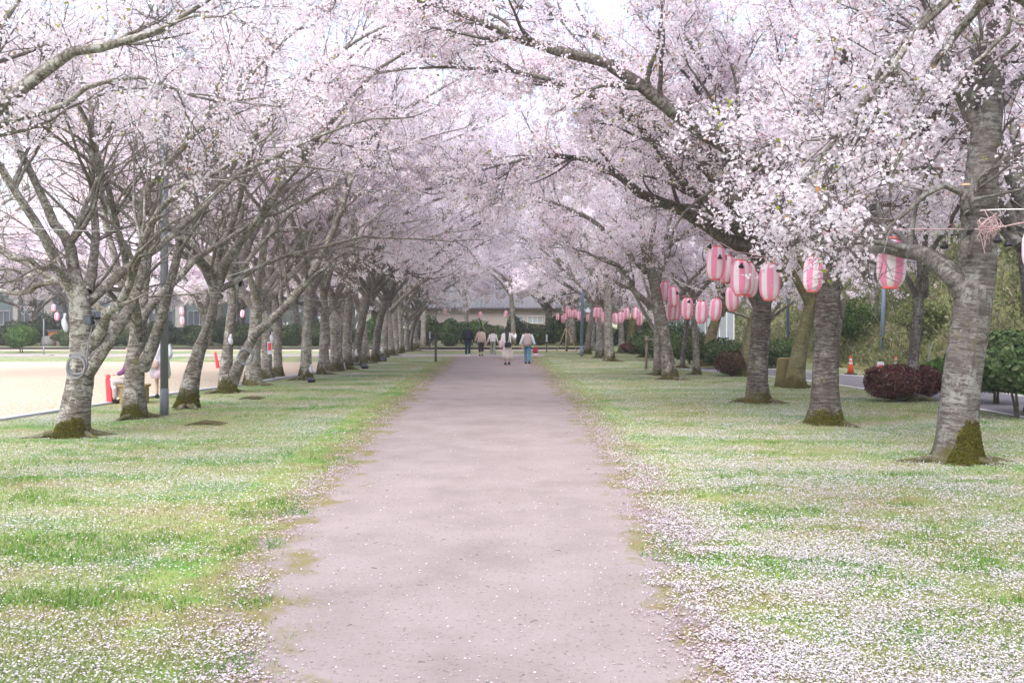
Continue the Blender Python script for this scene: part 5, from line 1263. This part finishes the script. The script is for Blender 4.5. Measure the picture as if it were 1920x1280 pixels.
def hair_short(t, k, m_):
    MB().loft([(1.49*k, .055*k, .045*k, 0, -.035*k), (1.54*k, .078*k, .075*k, 0, -.02*k), (1.60*k, .088*k, .098*k, 0, .0), (1.66*k, .080*k, .095*k, 0, .01*k), (1.70*k, .055*k, .065*k, 0, .01*k), (1.715*k, .02*k, .02*k, 0, .01*k)], 16, True, lambda a, z: 1+.04*math.sin(7*a+z*20)).build('hair', M[m_], t)
def hair_bob(t, k, m_):
    MB().loft([(1.44*k, .075*k, .05*k, 0, -.04*k), (1.49*k, .105*k, .08*k, 0, -.025*k), (1.57*k, .108*k, .098*k, 0, -.01*k), (1.64*k, .095*k, .098*k, 0, .005*k), (1.70*k, .06*k, .07*k, 0, .01*k), (1.72*k, .02*k, .02*k, 0, .01*k)], 16, True, lambda a, z: 1+.05*math.sin(8*a+z*14)).build('hair', M[m_], t)
def hair_long(t, k, m_):
    MB().loft([(1.00*k, .03*k, .025*k, -.02*k, -.16*k), (1.06*k, .055*k, .035*k, -.02*k, -.16*k), (1.25*k, .078*k, .045*k, -.01*k, -.15*k), (1.42*k, .085*k, .055*k, 0, -.09*k), (1.50*k, .092*k, .085*k, 0, -.02*k), (1.58*k, .095*k, .10*k, 0, 0), (1.65*k, .085*k, .095*k, 0, .01*k), (1.70*k, .055*k, .065*k, 0, .01*k), (1.715*k, .02*k, .02*k, 0, .01*k)], 18, True, lambda a, z: 1+.05*math.sin(9*a+z*10)).build('hair', M[m_], t)
def hair_tied(t, k, m_):
    hair_short(t, k, m_)
    MB().tube([(0, -.10*k, 1.58*k), (0, -.15*k, 1.52*k), (0, -.13*k, 1.40*k)], [.03*k, .035*k, .012*k], 8).build('ponytail', M[m_], t)
def strap(pts, r, m_, label, name='bag_strap'): return resample([tuple(p) for p in pts], 16)
t, k, J = walker('man in a navy jacket and dark jeans walking away, leftmost on the path', 877, 668, 1.74, 'cloth_navy', 'cloth_denim_dark', hair_short, .14, shoes='shoe_white', topspec=dict(hem=.86, w=.205, hw=.20, sl=.068, cuff=.055))
t, k, J = walker('woman in a beige top and black cropped trousers walking beside the man', 902, 667.5, 1.56, 'cloth_beige', 'cloth_black', hair_bob, .12, ('out', 'down'), 'cropped', fat=1.05, hairm='hair_brown', topspec=dict(hem=.80, w=.195, hw=.21, sl=.066, cuff=.055))
def shoulder_bag(t, k, m_, at, size, label, cat, strap_pts=None, name='shoulder_bag'):
    b = empty(name, t.location, label, cat); w_, d_, h_ = size
    x, y, z = [q*k for q in at]
    MB().loft([(z-h_/2, w_*.40, d_*.4, x, y), (z-h_*.42, w_*.5, d_*.5, x, y), (z+h_*.25, w_*.5, d_*.5, x, y), (z+h_*.45, w_*.42, d_*.4, x, y), (z+h_*.5, w_*.3, d_*.2, x, y)], 14).build('bag_body', M[m_], b)
    if strap_pts: MB().tube(resample([(p[0]*k, p[1]*k, p[2]*k) for p in strap_pts], 18), .011, 6).build('strap', M[m_], b)
    return b
shoulder_bag(t, k, 'bag_peach', (.25, .02, .74), (.16, .08, .24), 'small peach bag held by the woman in black cropped trousers', 'bag', [(.25, .02, .84), (.26, .02, .90), (.245, .02, .86)])
shoulder_bag(t, k, 'cloth_taupe', (.19, .12, .86), (.10, .05, .14), 'thin brown cross-body pouch strap on the woman in the beige top', 'bag', [(-.13, 0, 1.44), (-.08, -.13, 1.34), (.06, -.155, 1.12), (.20, -.13, .93), (.21, .05, .90)], 'cross_body_pouch')
walker('girl in a white top and sage green trousers walking in the middle', 924, 667, 1.42, 'cloth_white', 'cloth_sage', hair_tied, .10, ('out', 'out'), 'wide', hairm='hair_brown', shoes='shoe_white', topspec=dict(hem=.92, w=.185, hw=.185, sl=.066, cuff=.05))
t, k, J = walker('woman with very long black hair, white cardigan and pleated skirt walking away', 951, 684, 1.66, 'cloth_white', 'cloth_oat', hair_long, .11, ('down', 'up'), 'skirt', topspec=dict(hem=.72, w=.185, hw=.195, sl=.065, cuff=.055))
shoulder_bag(t, k, 'bag_black', (.03, -.20, .90), (.30, .14, .21), 'black shoulder bag on the back of the long-haired woman', 'bag', [(.12, -.17, .98), (.05, -.19, 1.2), (-.10, -.14, 1.40), (-.14, 0, 1.42), (-.10, .14, 1.3)])
shoulder_bag(t, k, 'bag_pink', (-.27, -.02, .92), (.20, .16, .32), 'pale pink bag at the left side of the long-haired woman', 'bag', [(-.27, -.02, 1.05), (-.24, -.02, 1.25), (-.17, 0, 1.42)])
t, k, J = walker('woman in a taupe vest, pale blue sleeves and blue jeans walking away', 989, 682, 1.60, 'cloth_paleblue', 'cloth_jeans', hair_bob, .10, ('out', 'out'), 'trousers', topspec=dict(hem=.82, w=.205, hw=.215, sl=.068, cuff=.06, vest='cloth_taupe'))
shoulder_bag(t, k, 'bag_peach', (-.22, .03, .80), (.16, .08, .18), 'small peach bag at the left hip of the woman in jeans', 'bag', [(-.20, .03, .88), (-.19, -.08, 1.15), (-.10, -.05, 1.44)])
b = empty('carrier_bag', t.location, 'dark red carrier bag with a white bottom held by the woman in jeans', 'bag')
MB().loft([(.48*k, .09, .06, .38*k, .03), (.60*k, .12, .07, .37*k, .03), (.74*k, .06, .05, .36*k, .03), (.82*k, .02, .02, .35*k, .03)], 12, True, lambda a, z: 1+.1*math.sin(4*a+z*12)).build('bag_body', M['bag_red'], b)
MB().loft([(.36*k, .07, .05, .39*k, .03), (.42*k, .105, .065, .385*k, .03), (.49*k, .095, .062, .38*k, .03)], 12).build('bag_bottom', M['bag_pink'], b)
# people on the sand side
t, k, J = walker('woman in a pale cardigan and short pink skirt standing behind the grey lamp pole', 301, 746, 1.62, 'cloth_paleblue', 'cloth_pinkskirt', hair_bob, .05, ('bent', 'bent'), 'short', rz=.5, topspec=dict(hem=.58, w=.225, hw=.27, sl=.08, cuff=.06))
shoulder_bag(t, k, 'bag_beige', (-.16, -.20, .90), (.36, .12, .22), 'beige shoulder bag of the woman behind the lamp pole', 'bag', [(-.06, -.18, .99), (.0, -.16, 1.2), (.10, -.08, 1.43)])
# seated figure on a plain wooden bench, mostly behind the second left trunk
bb = G(232, 756)
bn = empty('wooden_bench', bb+Vector((.28, 0, 0)), 'low wooden bench half hidden behind the second left trunk', 'bench')
MB().box((-.03, 0, .42), (.66, .36, .06), bev=.01).build('seat', M['bench_wood'], bn, False)
for x in (-.24, .18): MB().box((x, 0, .195), (.16, .30, .39), bev=.01).build('leg', M['bench_wood'], bn, False)
t = empty('person', bb, 'person in a purple top and stone trousers seated on the wooden bench', 'person')
J = dict(pelvis=((.26, 0, .54), .11), waist=((.25, 0, .70), .10), chest=((.20, 0, .92), .12), neck=((.17, 0, 1.10), .05), head=((.15, 0, 1.21), .085), crown=((.15, 0, 1.29), .07),
         sh_l=((.19, -.17, 1.02), .05), el_l=((.10, -.22, .78), .04), wr_l=((-.06, -.14, .70), .027), palm_l=((-.12, -.13, .69), .032), sh_r=((.19, .17, 1.02), .05), el_r=((.10, .22, .78), .04), wr_r=((-.06, .14, .70), .027), palm_r=((-.12, .13, .69), .032),
         hip_l=((.22, -.09, .52), .085), kn_l=((-.16, -.11, .50), .055), an_l=((-.16, -.11, .09), .036), toe_l=((-.28, -.12, .03), .03), hip_r=((.22, .09, .52), .085), kn_r=((-.14, .11, .50), .055), an_r=((-.10, .11, .09), .036), toe_r=((-.22, .12, .03), .03))
body(t, J)
MB().loft([(1.12, .05, .045, .15, 0), (1.16, .078, .062, .145, 0), (1.22, .094, .074, .14, 0), (1.28, .095, .074, .145, 0), (1.325, .07, .055, .15, 0), (1.34, .03, .02, .15, 0)], 16).build('head', M['skin'], t)
MB().loft([(1.10, .05, .06, .21, 0), (1.18, .085, .085, .18, 0), (1.26, .10, .09, .165, 0), (1.33, .085, .075, .16, 0), (1.37, .03, .03, .16, 0)], 16).build('hair', M['hair'], t)
tube_cloth('top', 'cloth_purple', t, [([J['sh_l'][0], J['el_l'][0], J['wr_l'][0]], [.07, .065, .05]), ([J['sh_r'][0], J['el_r'][0], J['wr_r'][0]], [.07, .065, .05])], 12,
           lambda mbk: mbk.loft([(.50, .15, .19, .26, 0), (.70, .14, .18, .25, 0), (.90, .14, .19, .205, 0), (1.02, .11, .18, .19, 0), (1.09, .07, .09, .175, 0)], 16))
tube_cloth('trousers', 'cloth_stone', t, [([(.30, -.09, .53), (-.13, -.11, .52), (-.16, -.11, .46)], [.10, .085, .075]), ([(-.16, -.11, .50), (-.16, -.11, .14)], [.078, .06]), ([(.30, .09, .53), (-.12, .11, .52), (-.14, .11, .46)], [.10, .085, .075]), ([(-.14, .11, .50), (-.11, .11, .14)], [.078, .06])])
for p in (J['an_l'][0], J['an_r'][0]):
    MB().loft([(0, .12, .045, p[0]-.05, p[1]), (.03, .125, .05, p[0]-.05, p[1]), (.07, .08, .042, p[0]-.01, p[1]), (.11, .045, .04, p[0], p[1])], 14).build('shoe', M['shoe_black'], t)

# ------------------------------------------------------------------ grass blades and fallen petals (real geometry near by, thinning with distance)
rg = np.random.default_rng(123)
def scatter(n, y0, y1, half=1.0):
    """positions over the lawns, denser near by; spreads wider than any one view"""
    u = rg.random(n); y = 1/(1/y0+(1/y1-1/y0)*u)
    x = (rg.random(n)*2-1)*(y*.60+2.2)
    return x, y
def on_lawn(x, y):
    jit = (fbm(x*1.6+y*2.1, y*1.7)-.5)*.55+(fbm(x*7, y*7)-.5)*.25+np.random.default_rng(len(x)).normal(0, .05, len(x))
    l, r = eL(y)+jit, eR(y)+jit
    sand = np.interp(y, [p[1] for p in EDGE], [p[0] for p in EDGE])+.15
    return ((x < l) | (x > r)) & (x > np.where(y < 43.5, sand, -99)) & (x < np.where(y < 33, 10.1, 99)) & ~((y > 49.4) & (y < 54.1) & (x < 2)) & (x < toe(y)) 
def bladeset(n, y0, y1, hmin, hmax, wd):
    x, y = scatter(n, y0, y1); k = on_lawn(x+rg.normal(0, .12, n), y)
    edge = np.minimum(np.abs(x-eL(y)), np.abs(x-eR(y))); k &= rg.random(n) < np.clip(.35+edge*.9, 0, 1)
    x, y = x[k], y[k]; n = len(x)
    h = rg.uniform(hmin, hmax, n)*(.6+.9*fbm(x*.9, y*.9)); a = rg.random(n)*6.28; w_ = wd*(1+y*.05)
    ln = rg.normal(0, .55, (n, 2))*h[:, None]
    V = np.stack([np.stack([x-np.cos(a)*w_, y-np.sin(a)*w_, np.full(n, -.005)], 1), np.stack([x+np.cos(a)*w_, y+np.sin(a)*w_, np.full(n, -.005)], 1), np.stack([x+ln[:, 0], y+ln[:, 1], h], 1)], 1)
    return V.reshape(-1, 3), np.arange(3*n).reshape(n, 3)
v1, f1 = bladeset(300000, 4.3, 30, .018, .045, .0032)
me = np_mesh('grass', v1, f1, None, False)
tag(link('grass', me, M['blade']), 'short yellow-green grass of the lawns', 'grass', kind='stuff')
# greener tufts
x, y = scatter(26000, 4.6, 34); k = on_lawn(x, y) & (fbm(x*.8+40, y*1.7+11)+rg.normal(0, .05, len(x)) > .635); x, y = x[k], y[k]
xs_ = np.repeat(x, 10)+rg.normal(0, .05, len(x)*10); ys_ = np.repeat(y, 10)+rg.normal(0, .05, len(x)*10); n = len(xs_)
h = rg.uniform(.025, .06, n); a = rg.random(n)*6.28; ln = rg.normal(0, .5, (n, 2))*h[:, None]; w_ = .005
V = np.stack([np.stack([xs_-np.cos(a)*w_, ys_-np.sin(a)*w_, np.zeros(n)], 1), np.stack([xs_+np.cos(a)*w_, ys_+np.sin(a)*w_, np.zeros(n)], 1), np.stack([xs_+ln[:, 0], ys_+ln[:, 1], h], 1)], 1).reshape(-1, 3)
M['tuft'] = leafmat('tuft', [(0, (.09, .22, .035)), (.6, (.14, .30, .055)), (1, (.22, .35, .09))], .35)
tag(link('grass_tufts', np_mesh('grass_tufts', V, np.arange(3*n).reshape(n, 3), None, False), M['tuft']), 'fresh green tufts scattered over the lawns', 'grass', kind='stuff')
# petals
def petalset(x, y, z, size):
    n = len(x); C = np.stack([x, y, z], 1)
    return quads(rg, C, size, .35, np.tile(np.array([[0, 0, 1.6]]), (n, 1)), 1.15)
x, y = scatter(820000, 4.3, 48); m_ = fbm(x*.55+7, y*.9+3); m2 = fbm(x*2.3+17, y*3.1+5)
dr = np.clip(x-eR(y), 0, 50); dl = np.clip(eL(y)-x, 0, 50)
side = np.where(x > 0, 2.5*np.exp(-dr/3.0)+1.0, .55+.30*np.exp(-dl/1.0))
p = np.clip((m_*.75+m2*.6-.40)*1.9, .04, 1)*side
p = p*np.clip((.66-fbm(x*.8+40, y*1.7+11))/.10, .3, 1)
k = on_lawn(x, y) & (rg.random(len(x)) < p*.66*np.clip(.30+y*.055, 0, 1)); x, y = x[k], y[k]
v, f = petalset(x, y, .016+rg.random(len(x))*.02, .0108*(1+y*.052))
tag(link('fallen_petals', np_mesh('fallen_petals', v, f, None, False), M['petal']), 'white fallen petals scattered over the lawns', 'petals', kind='stuff')
# drift of pinkish petals along both path edges, and a few on the path
n = 30000; u = rg.random(n); y = 1/(1/4.3+(1/48-1/4.3)*u); rt = rg.random(n) < .68
x = np.where(rt, eR(y)+rg.normal(.10, .17, n), eL(y)+rg.normal(-.10, .13, n))+(fbm(y*1.3, y*0+3)-.5)*.5
k = rg.random(n) < np.clip((fbm(x*1.2, y*.8+30)-.25)*2.2, .1, 1)*np.where(y < 8, .55, 1)
x, y = x[k], y[k]; v, f = petalset(x, y, .010+rg.random(len(x))*.012, .015*(1+y*.024))
tag(link('petal_drift', np_mesh('petal_drift', v, f, None, False), M['petal_pink']), 'pinkish petals drifted along both edges of the path', 'petals', kind='stuff')
x, y = scatter(6000, 4.3, 46); k = (x > eL(y)+.1) & (x < eR(y)-.1); x, y = x[k], y[k]
v, f = petalset(x, y, np.full(len(x), .009), .0125*(1+y*.014))
tag(link('path_petals', np_mesh('path_petals', v, f, None, False), M['petal']), 'single petals lying on the earth path', 'petals', kind='stuff')
x, y = scatter(800, 4.4, 26); k = (x > eL(y)) & (x < eR(y)); x, y = x[k], y[k]; n = len(x)
a = rg.random(n)*PI; L_ = .003+.028*rg.random(n)**3; P = np.stack([np.stack([x-np.cos(a)*L_, y-np.sin(a)*L_, np.full(n, .009)], 1), np.stack([x, y, np.full(n, .011)], 1), np.stack([x+np.cos(a)*L_, y+np.sin(a)*L_, np.full(n, .009)], 1)], 1)
v, f, _u = tubes(P, np.repeat(rg.uniform(.001, .0025, n)[:, None], 3, 1), 4)
tag(link('twig_litter', np_mesh('twig_litter', v, f, None, False), M['twig']), 'tiny twigs and bits of bark littering the path', 'litter', kind='stuff')

# ------------------------------------------------------------------ thin spring haze over the whole place
m = bpy.data.materials.new('haze'); m.use_nodes = True; nt = m.node_tree; nt.nodes.clear()
pv = nd(nt, 'ShaderNodeVolumePrincipled', {'Color': (.95, .93, .97, 1), 'Density': .0014, 'Anisotropy': .2})
o_ = nt.nodes.new('ShaderNodeOutputMaterial'); nt.links.new(pv.outputs[0], o_.inputs['Volume'])
hz = MB().box((0, 400, 10.5), (924, 944, 23)).build('haze', m, None, False)
tag(hz, kind='stuff')
